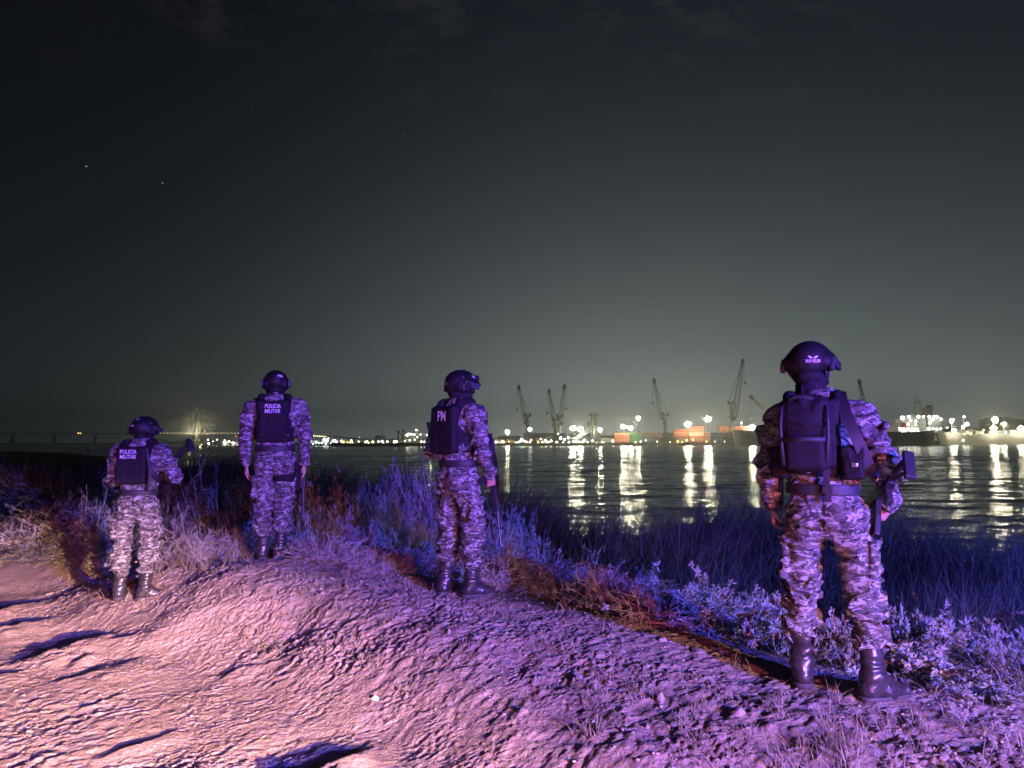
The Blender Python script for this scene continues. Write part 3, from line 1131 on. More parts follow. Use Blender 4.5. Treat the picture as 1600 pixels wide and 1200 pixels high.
def dress(P, h, px, py, az, scale, label):
    b = build_body(P)
    tag(b, label, 'person', 'people standing guard along the river bank')
    build_trousers(P, b, h)
    j = build_jacket(P, b, h)
    build_boots(P, b, h * .85)
    build_belt(P, b, h)
    place_person(b, px, py, az, scale)
    return b, j

relax = lambda sx, c=.55: dict(d=(0.02 * sx, .12, -1), n=(-sx, .1, 0), t=-sx, c=c)

# ---- the nearest one, black pack on the back, rifle slung at the right
def person_near():
    P = dict(seed=1.3, lean=(-.035, .0), head=(-.02, .02, 1.69), look=R(6), sleeve=.98,
             shL=(-.205, -.005, 1.425), elL=(-.285, -.03, 1.18), wrL=(-.268, .04, .945),
             shR=(.17, -.005, 1.425), elR=(.30, -.05, 1.19), wrR=(.298, .10, .97),
             handL=relax(-1, .75), handR=dict(d=(-.55, .1, -.7), n=(-.5, .6, .2), t=1, c=.7),
             hipL=(-.098, 0, .92), knL=(-.135, .03, .51), anL=(-.152, .05, .105), toeL=R(-14),
             hipR=(.10, 0, .92), knR=(.165, .03, .51), anR=(.20, -.03, .105), toeR=R(48),
             helmet=.89, high_cut=True, fold=.0125, arms_low=True)
    b, j = dress(P, .0068, 1300, 1080, 30, 1.0, 'nearest person on the berm in camouflage with a black backpack')
    build_gaiter(P, b, .006)
    hel = build_helmet(P, b, .0055)
    # rig: straps, plate carrier, pack, pouches
    V = vest_base(P, .0068, 1.11, 1.49)
    cx = P['lean'][0]
    V.clip_fn(lambda x, y, z: np.where(y < 0, np.abs(x - cx + .02) - np.where(z < 1.21, .3, .155), -1.0) + 0 * z)
    V.box((cx - .02, -.155, 1.33), (.135, .03, .17), .02, .02)
    V.rough(folds(12, .004, 1.0, 3))
    v = link('vest', V.mesh('vest'), M['black_nylon'], b)
    V = Vol((-.24, -.36, 1.05), (.2, -.08, 1.56), .0065)
    px = cx - .015
    V.box((px, -.215, 1.33), (.118, .058, .185), .045, 0)
    V.ell((px, -.225, 1.40), (.112, .075, .12), .04)
    V.box((px, -.268, 1.235), (.094, .036, .088), .028, .006)
    V.rough(lambda x, y, z: folds(11, .008, .9, 4)(x, y, z))
    # zip lines and seams
    V.rough(lambda x, y, z: .005 * np.exp(-((z - 1.335) / .006) ** 2) + .005 * np.exp(-((np.abs(x - px) - .09) / .005) ** 2) * (z > 1.335)
            + .004 * np.exp(-((z - 1.455 + 3.0 * (x - px) ** 2) / .005) ** 2))
    pk = link('backpack', V.mesh('backpack'), M['black_nylon'], b)
    m = MB()
    ribbon(m, spline([(px - .08, -.24, 1.49), (px - .06, -.268, 1.51), (px - .0, -.27, 1.515), (px + .05, -.26, 1.5)]), .022, .005, (0, .3, 1))
    ribbon(m, [(px - .1, -.303, 1.30), (px, -.312, 1.302), (px + .1, -.30, 1.30)], .024, .004, (0, 0, 1))
    for sx in (-1, 1):
        ribbon(m, [(px + sx * .105, -.275, 1.47), (px + sx * .112, -.29, 1.38), (px + sx * .11, -.29, 1.3), (px + sx * .1, -.29, 1.17)], .016, .004, (1, 0, 0))
    m.build('strap', M['black_web'], pk, sm=True)
    for c, hs in (((.155, -.125, 1.185), (.05, .05, .085)), ((-.205, -.1, 1.18), (.045, .055, .08)), ((.14, .13, 1.2), (.06, .04, .08)), ((-.02, .185, 1.2), (.06, .035, .09)), ((-.16, .14, 1.2), (.05, .04, .08))):
        V = Vol(A3(*c) - np.array(hs) - .03, A3(*c) + np.array(hs) + .03, .0065)
        V.box(c, hs, .022, 0)
        V.box(A3(*c) + A3(0, 0, hs[2] * .6), (hs[0] + .006, hs[1] + .006, .03), .012, .004)
        V.rough(folds(14, .006, 1, c[0]))
        link('pouch', V.mesh('pouch'), M['black_nylon'], v)
    m = MB()
    m.box((.165, -.186, 1.175), (.03, .01, .02))
    m.build('buckle', M['steel_pin'], v, bevel=.003)
    m = MB()
    ribbon(m, spline([(.03, -.185, 1.15), (.033, -.18, 1.09), (.035, -.165, 1.04), (.036, -.16, .985)]), .03, .005, (1, 0, 0))
    m.box((.035, -.168, 1.045), (.05, .014, .035))
    m.build('strap', M['black_web'], v, bevel=.002)
    decal('BLR KELER', hel, hel, (.052, -.14, .018), (.40, -1, .1), (0, 0, 1), .021, M['white_print'], squash=.75)
    w = [(-1.5, .45), (-.9, .35), (-.25, -.05), (-.15, -.3), (-.6, -.35), (-1.2, 0)]
    wings = (w + [(-x, y) for x, y in w], [tuple(range(5, -1, -1)), tuple(range(6, 12))])
    decal('', hel, hel, (.052, -.14, .038), (.40, -1, .1), (0, 0, 1), .0175, M['white_print'], name='wing_emblem', shape=wings)
    make_rifle('black rifle with an open triangular stock hanging on a wide sling beside the nearest person', (-.40, .62, -.52), (-.02, .55, .75), (.262, .035, 1.03), b,
               barrel=.2, stock_len=.19,
               sling=dict(w=.056, pts=[(.085, .1, 1.44), (.09, .03, 1.535), (.10, -.08, 1.53), (.135, -.16, 1.42), (.185, -.185, 1.29), (.225, -.135, 1.17), (.25, -.05, 1.105)],
                          side=[(1, 0, 0), (1, 0, 0), (1, .0, .1), (1, .1, .35), (1, .25, .4), (1, .3, .4), (1, .3, .4)]))

# ---- half turned to the right, PM on the back plate
def person_turned():
    P = dict(seed=4.1, lean=(0, -.01), head=(0, .035, 1.655), look=R(6),
             shL=(-.20, -.01, 1.43), elL=(-.27, -.06, 1.16), wrL=(-.17, .17, 1.05),
             shR=(.20, -.005, 1.43), elR=(.255, .02, 1.14), wrR=(.20, .16, .95),
             handL=dict(d=(.8, .6, -.2), n=(.3, -.2, -1), t=1, c=.8), handR=dict(d=(-.35, .35, -.8), n=(-.7, .3, .2), t=-1, c=.85),
             hipL=(-.098, 0, .92), knL=(-.12, .01, .51), anL=(-.125, -.045, .105), toeL=R(-30),
             hipR=(.098, 0, .92), knR=(.115, .05, .51), anR=(.13, .02, .105), toeR=R(18),
             helmet=.94, fold=.012, arms_low=True)
    b, j = dress(P, .0078, 717, 929, 47, 1.025, 'person half turned to the right, black mask, white PM on the vest')
    build_balaclava(P, b, .006)
    hel = build_helmet(P, b, .006)
    V = vest_base(P, .0075, 1.11, 1.49)
    V.box((0, -.152, 1.31), (.15, .035, .185), .025, .02)
    V.box((0, .15, 1.29), (.14, .03, .17), .025, .02)
    V.rough(folds(9, .005, 1.0, 3))
    v = link('vest', V.mesh('vest'), M['black_nylon'], b)
    for x in (-.09, 0, .09):
        c, hs = (x, .21, 1.2), (.036, .032, .085)
        V = Vol(A3(*c) - np.array(hs) - .03, A3(*c) + np.array(hs) + .03, .007)
        V.box(c, hs, .015, 0)
        V.box(A3(*c) + A3(0, 0, .055), (.04, .037, .03), .01, .004)
        link('pouch', V.mesh('pouch'), M['black_nylon'], v)
    V = Vol((-.2, .14, 1.3), (.2, .3, 1.5), .007)
    V.box((.06, .19, 1.4), (.05, .025, .06), .012, 0)
    link('pouch', V.mesh('pouch'), M['black_nylon'], v)
    decal('PM', v, v, (.015, -.19, 1.415), (.1, -1, .05), (0, 0, 1), .115, M['white_print'], squash=.8)
    decal('PM', hel, hel, (.115, .055, .085), (1, .25, .45), (0, 0, 1), .034, M['white_print'])
    decal('POLICIA', hel, hel, (-.01, -.15, .022), (.0, -1, .1), (0, 0, 1), .017, M['white_print'])
    w = [(-1.2, .4), (-.5, .1), (0, .3), (.5, .1), (1.2, .4), (.4, -.3), (-.4, -.3)]
    decal('', hel, hel, (-.01, -.15, .04), (0, -1, .1), (0, 0, 1), .014, M['white_print'], name='wing_emblem', shape=(w, [tuple(range(6, -1, -1))]))
    m = MB()
    m.ball((.148, -.035, -.005), .032, 14, 8, (.45, .9, 1.15))
    m.build('ear_cup', M['black_nylon'], hel, sm=True)
    make_rifle('black rifle held muzzle down in front of the person with PM on the vest', (.14, .0, -1), (-.2, 1, 0), (.13, .25, .98), b, barrel=.30, stock_open=False, stock_len=.13)

# ---- straight back, holster on the thigh
def person_straight():
    P = dict(seed=7.7, lean=(-.01, -.01), head=(0.0, .02, 1.655), look=R(-4), sleeve=.98,
             shL=(-.205, -.005, 1.425), elL=(-.275, -.03, 1.15), wrL=(-.262, .02, .90),
             shR=(.205, -.005, 1.425), elR=(.275, -.04, 1.15), wrR=(.265, .03, .90),
             handL=relax(-1, .35), handR=relax(1, .45),
             hipL=(-.095, 0, .92), knL=(-.10, .015, .51), anL=(-.10, .01, .105), toeL=R(-6),
             hipR=(.095, 0, .92), knR=(.08, .01, .51), anR=(.065, -.02, .105), toeR=R(48),
             helmet=.865, fold=.0115, arms_low=True)
    b, j = dress(P, .008, 427, 873, -11, 1.06, 'person standing straight, arms at the sides, black holster on the right thigh')
    build_balaclava(P, b, .0065)
    hel = build_helmet(P, b, .006)
    V = vest_base(P, .0078, 1.09, 1.49)
    V.box((-.01, -.152, 1.30), (.145, .035, .19), .025, .02)
    V.box((-.01, -.19, 1.26), (.12, .012, .12), .01, .006)
    V.rough(folds(9, .004, 1.0, 3))
    V.rough(lambda x, y, z: .004 * np.cos(z * 2 * PI / .042) * (z < 1.36) * (np.abs(x) < .13) * (y < 0))
    v = link('vest', V.mesh('vest'), M['black_nylon'], b)
    decal('POLICIA\nMILITAR', v, v, (-.012, -.2, 1.412), (0, -1, .0), (0, 0, 1), .052, M['white_print'], squash=.74)
    m = MB()
    m.cyl((.12, -.168, 1.16), (.12, -.18, 1.16), .013, .012, 12)
    m.build('badge', M['white_print'], v)
    decal('PM', hel, hel, (.045, -.125, .07), (.35, -1, .25), (0, 0, 1), .040, M['white_print'])
    # thigh holster
    V = Vol((-.02, -.2, .6), (.3, .2, .98), .007)
    V.cone((.09, .0, .80), (.088, .0, .735), .121, .117, 0, 1.03)
    V.clip_fn(lambda x, y, z: np.maximum(np.abs(z - .768) - .032, -.02 - x) + 0 * y)
    V.box((.205, -.01, .75), (.022, .055, .11), .012, .01)
    V.box((.222, -.01, .80), (.018, .04, .06), .01, .006)
    V.cone((.2, -.05, .84), (.2, -.055, .90), .02, .02, .01)
    link('holster', V.mesh('holster'), M['black_nylon'], b)
    make_rifle('slim black rifle hanging muzzle down beside the thigh holster of the straight standing person', (.03, .05, -1), (.1, 1, 0), (.232, .16, 1.0), b, barrel=.30, stock_open=False, stock_len=.22, mag=False)

# ---- at the left, on the road, elbows out
def person_left():
    P = dict(seed=11.2, lean=(0, .02), head=(.015, .045, 1.65), look=R(12),
             shL=(-.205, .01, 1.43), elL=(-.285, .06, 1.17), wrL=(-.1, .30, 1.14),
             shR=(.205, .02, 1.43), elR=(.315, .09, 1.19), wrR=(.12, .30, 1.22),
             handL=dict(d=(.9, .5, -.1), n=(.2, -.1, 1), t=-1, c=.8), handR=dict(d=(-.6, .6, .3), n=(-.4, -.5, .1), t=1, c=.85),
             hipL=(-.098, 0, .92), knL=(-.155, .03, .51), anL=(-.16, .02, .105), toeL=R(-10),
             hipR=(.098, 0, .92), knR=(.10, .03, .51), anR=(.10, -.02, .105), toeR=R(62),
             helmet=.95, fold=.0115, sleeve=1.06)
    b, j = dress(P, .008, 211, 936, -2, .925, 'leftmost person on the dirt road, elbows bent, POLICIA MILITAR on the back')
    build_balaclava(P, b, .0065)
    hel = build_helmet(P, b, .006)
    V = vest_base(P, .0078, 1.12, 1.49)
    V.clip_fn(lambda x, y, z: np.where(y < 0, np.abs(x + .01) - .16, -1.0) + 0 * z)
    V.box((-.01, -.150, 1.31), (.14, .036, .18), .02, .02)
    V.rough(folds(9, .004, 1.0, 3))
    v = link('vest', V.mesh('vest'), M['black_nylon'], b)
    m = MB()
    ribbon(m, spline([(.13, -.15, 1.33), (.155, -.15, 1.28), (.2, -.1, 1.2), (.215, 0, 1.15)]), .05, .006, (.4, 0, 1))
    ribbon(m, spline([(.125, -.165, 1.48), (.15, -.175, 1.38), (.17, -.172, 1.25), (.16, -.168, 1.06)]), .035, .006, (1, 0, 0))
    m.build('strap', M['black_web'], v, sm=True)
    decal('POLICIA\nMILITAR', v, v, (-.03, -.185, 1.415), (0, -1, .02), (0, 0, 1), .054, M['white_print'], squash=.8)
    w = [(-1.2, -.5), (1.2, -.5), (.9, .1), (.5, .1), (.4, .5), (-.4, .5), (-.5, .1), (-.9, .1)]
    decal('', hel, hel, (-.035, -.135, .045), (-.25, -1, .2), (0, 0, 1), .016, M['white_print'], name='emblem', shape=(w, [tuple(range(8))]))
    decal('PM', hel, hel, (-.01, -.11, .105), (-.05, -1, .9), (0, 0, 1), .03, M['white_print'])
    make_rifle('black rifle with a bent open stock held across the chest of the leftmost person', (-.62, .30, -.62), (-.3, .5, .8), (.13, .34, 1.27), b, barrel=.26, stock_len=.27)

person_near()
person_turned()
person_straight()
person_left()
import bmesh
# ------------------------------------------------------------------ plants
def leaf_mat(name, lo, hi, rough=.6, trans=.15):
    m, nt, b = new_mat(name)
    v = objcoord(nt)
    n = noise(nt, v, 14, 3, .6)
    oi = nt.nodes.new('ShaderNodeObjectInfo')
    ad = N(nt, 'ShaderNodeMath', operation='MULTIPLY_ADD')
    nt.links.new(oi.outputs['Random'], ad.inputs[0])
    ad.inputs[1].default_value = .25
    nt.links.new(n, ad.inputs[2])
    nt.links.new(ramp(nt, ad.outputs[0], [(.38, lo), (.82, hi)]), b.inputs['Base Color'])
    b.inputs['Roughness'].default_value = rough
    b.inputs['Specular IOR Level'].default_value = .3
    b.inputs['Transmission Weight'].default_value = 0
    return m

M['leaf'] = leaf_mat('dusty_leaf', (.08, .095, .065), (.25, .26, .21))
M['leaf_small'] = leaf_mat('small_dry_leaf', (.10, .098, .07), (.26, .25, .20))
M['leaf_fine'] = leaf_mat('fine_leaf', (.11, .16, .14), (.24, .31, .28))
M['leaf_dark'] = leaf_mat('dark_leaf', (.025, .03, .018), (.07, .075, .045))
M['twig'] = varied('dry_twig', (.34, .31, .26), .8, .4, 20)
M['reed'] = leaf_mat('reed_blade', (.03, .042, .024), (.095, .115, .065))
M['drygrass'] = leaf_mat('dry_grass_blade', (.10, .088, .058), (.26, .23, .17), .75)
M['stone'] = varied('pale_stone', (.27, .225, .19), .85, .35, 14, bmp=.6, bscale=30, bdist=.01)
M['white_stone'] = varied('white_stone', (.74, .72, .66), .8, .12, 20, bmp=.5, bscale=30, bdist=.008)

def blades(P, Hh, W, lean_dir, lean, curve, lev=4):
    """grass blades: bases P (n,3), heights, widths, lean direction (angle), lean amount, curve"""
    n = len(P)
    ts = np.linspace(0, 1, lev)
    fd = np.stack([np.cos(lean_dir), np.sin(lean_dir), np.zeros(n)], -1)
    face = rng.uniform(0, 2 * PI, n)
    sd = np.stack([np.cos(face), np.sin(face), np.zeros(n)], -1)
    V = np.zeros((n, 2 * lev - 1, 3))
    for i, t in enumerate(ts):
        c = P + fd * (Hh * (lean * t + curve * t * t))[:, None]
        c[:, 2] += Hh * (t - .42 * np.clip(curve, 0, 1.4) * t ** 2.4)
        if i < lev - 1:
            w = (W * (1 - .75 * t))[:, None] * sd * .5
            V[:, 2 * i] = c - w
            V[:, 2 * i + 1] = c + w
        else:
            V[:, 2 * i] = c
    b = (np.arange(n) * (2 * lev - 1))[:, None]
    Q = np.concatenate([b + np.array([[2 * i, 2 * i + 1, 2 * i + 3, 2 * i + 2]]) for i in range(lev - 2)], 0)
    T = b + np.array([[2 * lev - 4, 2 * lev - 3, 2 * lev - 2]])
    return V.reshape(-1, 3), Q, T

def grass_object(name, P, Hh, W, ld, le, cu, mat, lev=4):
    V, Q, T = blades(P, Hh, W, ld, le, cu, lev)
    return link(name, mesh_np(name, V, [Q, T]), mat)

def reeds():
    n = 260000
    # more samples close by
    u = rng.uniform(-.85, .85, n)
    Y = 4.2 * (70 / 4.2) ** (rng.random(n) ** 1.15)
    X = Y * u
    z, s, w = base_height(X, Y)
    patch = fbm2(X * .45 + 3, Y * .45, 3)
    keep = (s > 2.2 + .7 * patch) & (w < .6) & (rng.random(n) < np.clip(.55 + patch * .8, .1, 1) * sstep(1.2, 3.0, s + 0 * X))
    X, Y, s, w, patch = X[keep], Y[keep], s[keep], w[keep], patch[keep]
    n = len(X)
    Z = height(X, Y)
    Hh = (.36 + .44 * sstep(1.5, 5, s) + .4 * sstep(-7, -1, w)) * np.clip(1 + .95 * patch, .35, 2) * rng.uniform(.45, 1.3, n)
    Hh = Hh * (1 - .28 * sstep(3, 8, X)) * (1 - .5 * sstep(1.2, -.8, X) * sstep(15, 9, Y))
    W = np.maximum(.009, .0011 * Y) * rng.uniform(.7, 1.4, n)
    ld = rng.normal(.3, 1.3, n)
    o = grass_object('reed_bed', np.stack([X, Y, Z - .03], -1), Hh, W, ld, rng.uniform(.02, .25, n), rng.uniform(.05, .9, n), M['reed'])
    tag(o, kind='stuff')
reeds()

def dry_grass():
    Ps, Hs = [], []
    def tuft(x, y, r, n, h):
        a = rng.uniform(0, 2 * PI, n)
        d = r * np.sqrt(rng.random(n))
        Ps.append(np.stack([x + d * np.cos(a), y + d * np.sin(a)], -1))
        Hs.append(h * rng.uniform(.4, 1.15, n))
    n = 2600
    Y = rng.uniform(2.6, 13, n)
    X = rng.uniform(-9, 4.5, n)
    s, _ = crest_dist(X, Y)
    pt = fbm2(X * .9 + 20, Y * .9, 3)
    k = (s > -1.15) & (s < 1.0) & (rng.random(n) < np.clip(.12 + pt * .8, 0, .8))
    for x, y in zip(X[k], Y[k]):
        tuft(x, y, .07, rng.integers(5, 16), .11)
    # bigger clumps where the photograph has them
    for (px, py, r, cnt, h, num) in ((300, 885, .30, 34, .20, 16), (345, 862, .25, 26, .2, 10), (255, 850, .3, 26, .25, 14), (520, 925, .30, 22, .10, 14), (470, 945, .3, 20, .10, 12), (585, 985, .2, 22, .09, 6), (690, 1040, .18, 18, .07, 5),
                                     (960, 1105, .22, 18, .09, 9), (1010, 1080, .22, 16, .12, 9), (1090, 1130, .25, 16, .10, 8), (1270, 1165, .28, 24, .10, 16), (1370, 1160, .3, 24, .12, 16), (1200, 1190, .22, 20, .08, 10), (1480, 1160, .3, 18, .10, 12), (1120, 1190, .25, 16, .07, 8),
                                     (60, 830, .7, 60, .30, 30), (130, 800, .6, 46, .30, 20), (20, 860, .6, 46, .22, 22), (160, 850, .5, 40, .2, 16), (225, 830, .4, 40, .24, 14), (-60, 850, .8, 50, .3, 24), (850, 925, .25, 18, .12, 12), (780, 900, .2, 20, .12, 8), (650, 905, .25, 20, .1, 10)):
        x, y, _ = on_ground(px, py)
        for _ in range(num):
            tuft(x + rng.normal(0, r), y + rng.normal(0, r), .05, cnt, h)
    P = np.concatenate(Ps)
    Hh = np.concatenate(Hs)
    n = len(P)
    Z = height(P[:, 0], P[:, 1])
    W = rng.uniform(.0025, .0055, n)
    o = grass_object('dry_grass', np.stack([P[:, 0], P[:, 1], Z - .008], -1), Hh, W, rng.uniform(0, 2 * PI, n), rng.uniform(.0, .6, n), rng.uniform(.0, .9, n), M['drygrass'])
    tag(o, kind='stuff')
dry_grass()

def pebbles():
    n = 26000
    Y = rng.uniform(2.7, 9.5, n)
    X = rng.uniform(-5.5, 3.6, n)
    s, _ = crest_dist(X, Y)
    pt = fbm2(X * 1.6 + 50, Y * 1.6, 3)
    pr = np.where(s > -1.1, .35 + .5 * pt, .02 + .12 * np.clip(pt - .1, 0, 1)) * (s < .55)
    k = rng.random(n) < pr
    X, Y = X[k], Y[k]
    n = len(X)
    Z = height(X, Y)
    r = .003 + .0085 * rng.random(n) ** 3.0
    base = np.array([(1, 0, 0), (-1, 0, 0), (0, 1, 0), (0, -1, 0), (0, 0, 1), (0, 0, -1), (.62, .62, .5), (-.62, .6, .45), (.6, -.62, .5), (-.6, -.6, .5)])
    # ten-vertex lumps: a top ring of four between the axis points
    F = np.array([(0, 2, 6), (2, 4, 6), (4, 0, 6), (2, 1, 7), (1, 4, 7), (4, 2, 7), (3, 0, 8), (0, 4, 8), (4, 3, 8), (1, 3, 9), (3, 4, 9), (4, 1, 9), (2, 0, 5), (1, 2, 5), (3, 1, 5), (0, 3, 5)])
    jit = 1 + rng.uniform(-.32, .32, (n, 10, 1))
    an = rng.uniform(0, 2 * PI, n)
    V = base[None] * jit * r[:, None, None] * np.stack([rng.uniform(.8, 1.6, n), rng.uniform(.7, 1.2, n), rng.uniform(.35, .85, n)], -1)[:, None]
    c, s_ = np.cos(an)[:, None], np.sin(an)[:, None]
    V = np.stack([V[..., 0] * c - V[..., 1] * s_, V[..., 0] * s_ + V[..., 1] * c, V[..., 2]], -1)
    V = V + np.stack([X, Y, Z + r * .2], -1)[:, None]
    Fa = (np.arange(n) * 10)[:, None, None] + F[None]
    o = link('gravel', mesh_np('gravel', V.reshape(-1, 3), [Fa.reshape(-1, 3)]), M['stone'])
    tag(o, kind='stuff')
pebbles()

def rock(px, py, size, label, mat, seed, flat=.6, group=None):
    x, y, z = on_ground(px, py)
    r = np.random.default_rng(seed)
    bm = bmesh.new()
    for _ in range(15):
        n = unit(r.normal(0, 1, 3)) * r.uniform(.75, 1.05)
        bm.verts.new((n[0], n[1] * .72, n[2] * flat))
    bmesh.ops.convex_hull(bm, input=bm.verts[:])
    bmesh.ops.delete(bm, geom=[v for v in bm.verts if not v.link_faces], context='VERTS')
    bmesh.ops.bevel(bm, geom=bm.edges[:], offset=.07, segments=1, affect='EDGES')
    me = bpy.data.meshes.new('rock')
    bm.to_mesh(me)
    bm.free()
    o = link('rock', me, mat)
    o.scale = (size, size, size)
    o.location = (x, y, z + size * flat * .05)
    o.rotation_euler = (r.uniform(-.2, .2), r.uniform(-.2, .2), r.uniform(0, 3))
    tag(o, label, 'rock', group)
    return o

rock(586, 1093, .036, 'small white stone lying alone on the open dirt road', M['white_stone'], 1)
rock(1092, 1020, .07, 'flat pale rock on the berm crest left of the nearest person', M['stone'], 2, .4)
rock(1033, 1094, .042, 'upright pale rock half way down the eroded berm face', M['stone'], 3, .9)
rock(993, 1033, .038, 'pale rock below the notch in the berm', M['stone'], 4, .5)
rock(1155, 1116, .055, 'broken clod of earth at the foot of the berm left of the nearest boots', M['stone'], 5, .6)
rock(818, 1114, .038, 'rounded stone at the foot of the berm in a dark hollow', M['stone'], 6, .8)
rock(1010, 1136, .022, 'tiny stone with a dark side below the dry grass', M['stone'], 7, .8)
rock(702, 988, .045, 'leaf shaped pale clod in a crack under the boots of the turned person', M['stone'], 8, .8)
rock(1036, 1001, .05, 'purple lit clod on the crest beside the leafy shrubs', M['stone'], 9, .5)
rock(505, 927, .035, 'stone on the crest between the straight person and the turned person', M['stone'], 10, .7)
rock(972, 1142, .02, 'tiny white stone on the road below the eroded berm face', M['stone'], 11, .8)
rock(372, 1043, .045, 'dark flat stone on the open road ahead of the white stone', M['stone'], 12, .4)
rock(905, 1060, .035, 'reddish stone sticking out of the berm face', M['stone'], 13, .8)
rock(265, 966, .018, 'tiny pale stone on the road in front of the leftmost person', M['stone'], 14, .8)

def make_shrub(seed, nst, Rd, Hh, leaf, ncl, node0, curl, wleaf=.32, bare=.15, twig=.0045, dome=False):
    """unit shrub about Hh high and Rd wide: stems and leaf sprays; returns two meshes"""
    r = np.random.default_rng(seed)
    tb = MB()
    LV, LF = [], []
    for i in range(nst):
        a = r.uniform(0, 2 * PI)
        base = A3(math.cos(a), math.sin(a), 0) * Rd * .35 * math.sqrt(r.random())
        reach = Rd * r.uniform(.25, 1.0)
        top = Hh * r.uniform(.45, 1.05) * (1 - .35 * reach / Rd)
        if dome:
            e_ = math.asin(r.uniform(.1, 1.0))
            k_ = r.uniform(.72, 1.08) * (1 + .18 * math.sin(3 * a + seed))
            reach, top = Rd * math.cos(e_) * k_, Hh * math.sin(e_) * k_
        n = 9
        pts = []
        wob = r.normal(0, curl, (3, 3))
        for k in range(n):
            t = k / (n - 1)
            p = base + A3(math.cos(a), math.sin(a), 0) * reach * t ** 1.25
            p[2] = top * (t ** .75) - max(0, t - .75) * top * r.uniform(0, .9)
            for m_ in range(3):
                p = p + wob[m_] * math.sin((m_ + 1) * PI * t * 1.6) * .5 / (m_ + 1)
            pts.append(p)
        isbare = r.random() < bare
        tb.tube(pts, [twig * (1.15 - .8 * k / (n - 1)) for k in range(n)], 4, cap=False)
        subs = [(pts, 1.0)]
        for b in range(r.integers(1, 4)):
            k = r.integers(3, n - 1)
            d = unit(pts[k] - pts[k - 1]) + r.normal(0, .75, 3)
            L = Rd * r.uniform(.2, .5)
            sp = [pts[k] + unit(d) * L * q + A3(0, 0, -.25 * L * q * q) + r.normal(0, curl * .35, 3) * q for q in np.linspace(0, 1, 5)]
            tb.tube(sp, [twig * .55 * (1.1 - .8 * q) for q in np.linspace(0, 1, 5)], 3, cap=False)
            subs.append((sp, .6))
        if isbare:
            continue
        for pp, _ in subs:
            for k in range(1, len(pp)):
                t = k / (len(pp) - 1)
                if t < node0:
                    continue
                for rep in range(2 if len(pp) > 6 else 1):
                    o = pp[k] + r.normal(0, leaf * .5, 3)
                    ax = unit(r.normal(0, 1, 3) + A3(0, 0, .4))
                    e1 = unit(np.cross(ax, r.normal(0, 1, 3)))
                    e2 = np.cross(ax, e1)
                    for q in range(ncl):
                        th = 2 * PI * (q / ncl) * (.72 if ncl > 3 else 1) + r.normal(0, .2)
                        d = unit(e1 * math.cos(th) + e2 * math.sin(th) + ax * r.uniform(-.1, .35))
                        L = leaf * r.uniform(.6, 1.25)
                        sv = unit(np.cross(d, ax)) * L * wleaf * .5
                        b = len(LV)
                        up = ax * L * .07
                        LV.extend([o + d * L * .08, o + d * L * .5 - sv + up, o + d * L - ax * L * .12, o + d * L * .5 + sv + up, o + d * L * .5])
                        LF.extend([(b, b + 4, b + 1), (b + 1, b + 4, b + 2), (b, b + 3, b + 4), (b + 4, b + 3, b + 2)])
    me1 = bpy.data.meshes.new('stem')
    me1.from_pydata(tb.v, [], tb.f)
    me1.update()
    me2 = mesh_np('foliage', np.array(LV), [np.array(LF)])
    return me1, me2

# unit plants: height 1, half width about .7
LEAFY = [make_shrub(100 + i, 24, .75, 1.0, .095, 6, .3, .055, .34, .1, .009) for i in range(4)]
TWIGGY = [make_shrub(200 + i, 52, .85, .95, .055, 4, .22, .16, .34, .3, .0095) for i in range(4)]
FINE = [make_shrub(300 + i, 150, .8, 1.0, .05, 5, .3, .04, .22, .05, .004, True) for i in range(3)]
TALL = [make_shrub(400 + i, 40, .6, 1.0, .045, 4, .25, .06, .2, .3, .006) for i in range(2)]
for ps, lm in ((LEAFY, 'leaf'), (TWIGGY, 'leaf_small'), (FINE, 'leaf_fine'), (TALL, 'leaf_fine')):
    for a, b in ps:
        a.materials.append(M['twig'])
        b.materials.append(M[lm])

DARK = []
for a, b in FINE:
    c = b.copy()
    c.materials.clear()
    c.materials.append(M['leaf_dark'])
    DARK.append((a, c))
_sh = random.Random(5)
def shrub(kind, px, ytop, Y, wid, label, group=None, name='shrub'):
    me = kind[_sh.randrange(len(kind))]
    p = at(px, ytop, Y)
    z = gz(p[0], Y)
    h = max(.12, p[2] - z) * (1.35 if kind is TALL else 1.05)
    o = empty(name, (p[0], Y, z - .02), _sh.uniform(0, 6.28))
    o.scale = (wid, wid, h)
    for n_, m_ in (('stem', me[0]), ('foliage', me[1])):
        c = bpy.data.objects.new(n_, m_)
        COL.objects.link(c)
        c.parent = o
    tag(o, label, 'shrub', group)
    return o

g = 'leafy shrubs on the slope right of the nearest person'
l = 'low leafy shrub with palm shaped leaf sprays on the slope right of the nearest boots'
for a in ((1440, 985, 4.55, .34), (1540, 990, 4.8, .42), (1600, 1010, 4.5, .4), (1430, 950, 5.2, .36), (1590, 960, 5.5, .5), (1500, 1040, 4.2, .3), (1580, 1060, 4.1, .34), (1460, 1000, 5.0, .4), (1660, 980, 4.8, .5), (1400, 1010, 4.75, .26), (1540, 1075, 3.85, .26), (1480, 965, 5.6, .42)):
    shrub(LEAFY, *a, l, g)
shrub(LEAFY, 1520, 945, 5.1, .52, 'tallest leafy shrub with drooping leaf sprays in the lower right corner')
shrub(LEAFY, 1430, 925, 5.0, .3, 'thin leafy shrub with a long bare twig right of the nearest knees')
g = 'leafy shrubs between the legs of the nearest person'
l = 'leafy shrub seen between and beside the lower legs of the nearest person'
for a in ((1310, 945, 4.75, .32), (1225, 940, 4.9, .34), (1330, 985, 4.5, .22), (1285, 975, 4.8, .28)):
    shrub(LEAFY, *a, l, g)
g = 'blue lit leafy shrubs behind the berm left of the nearest person'
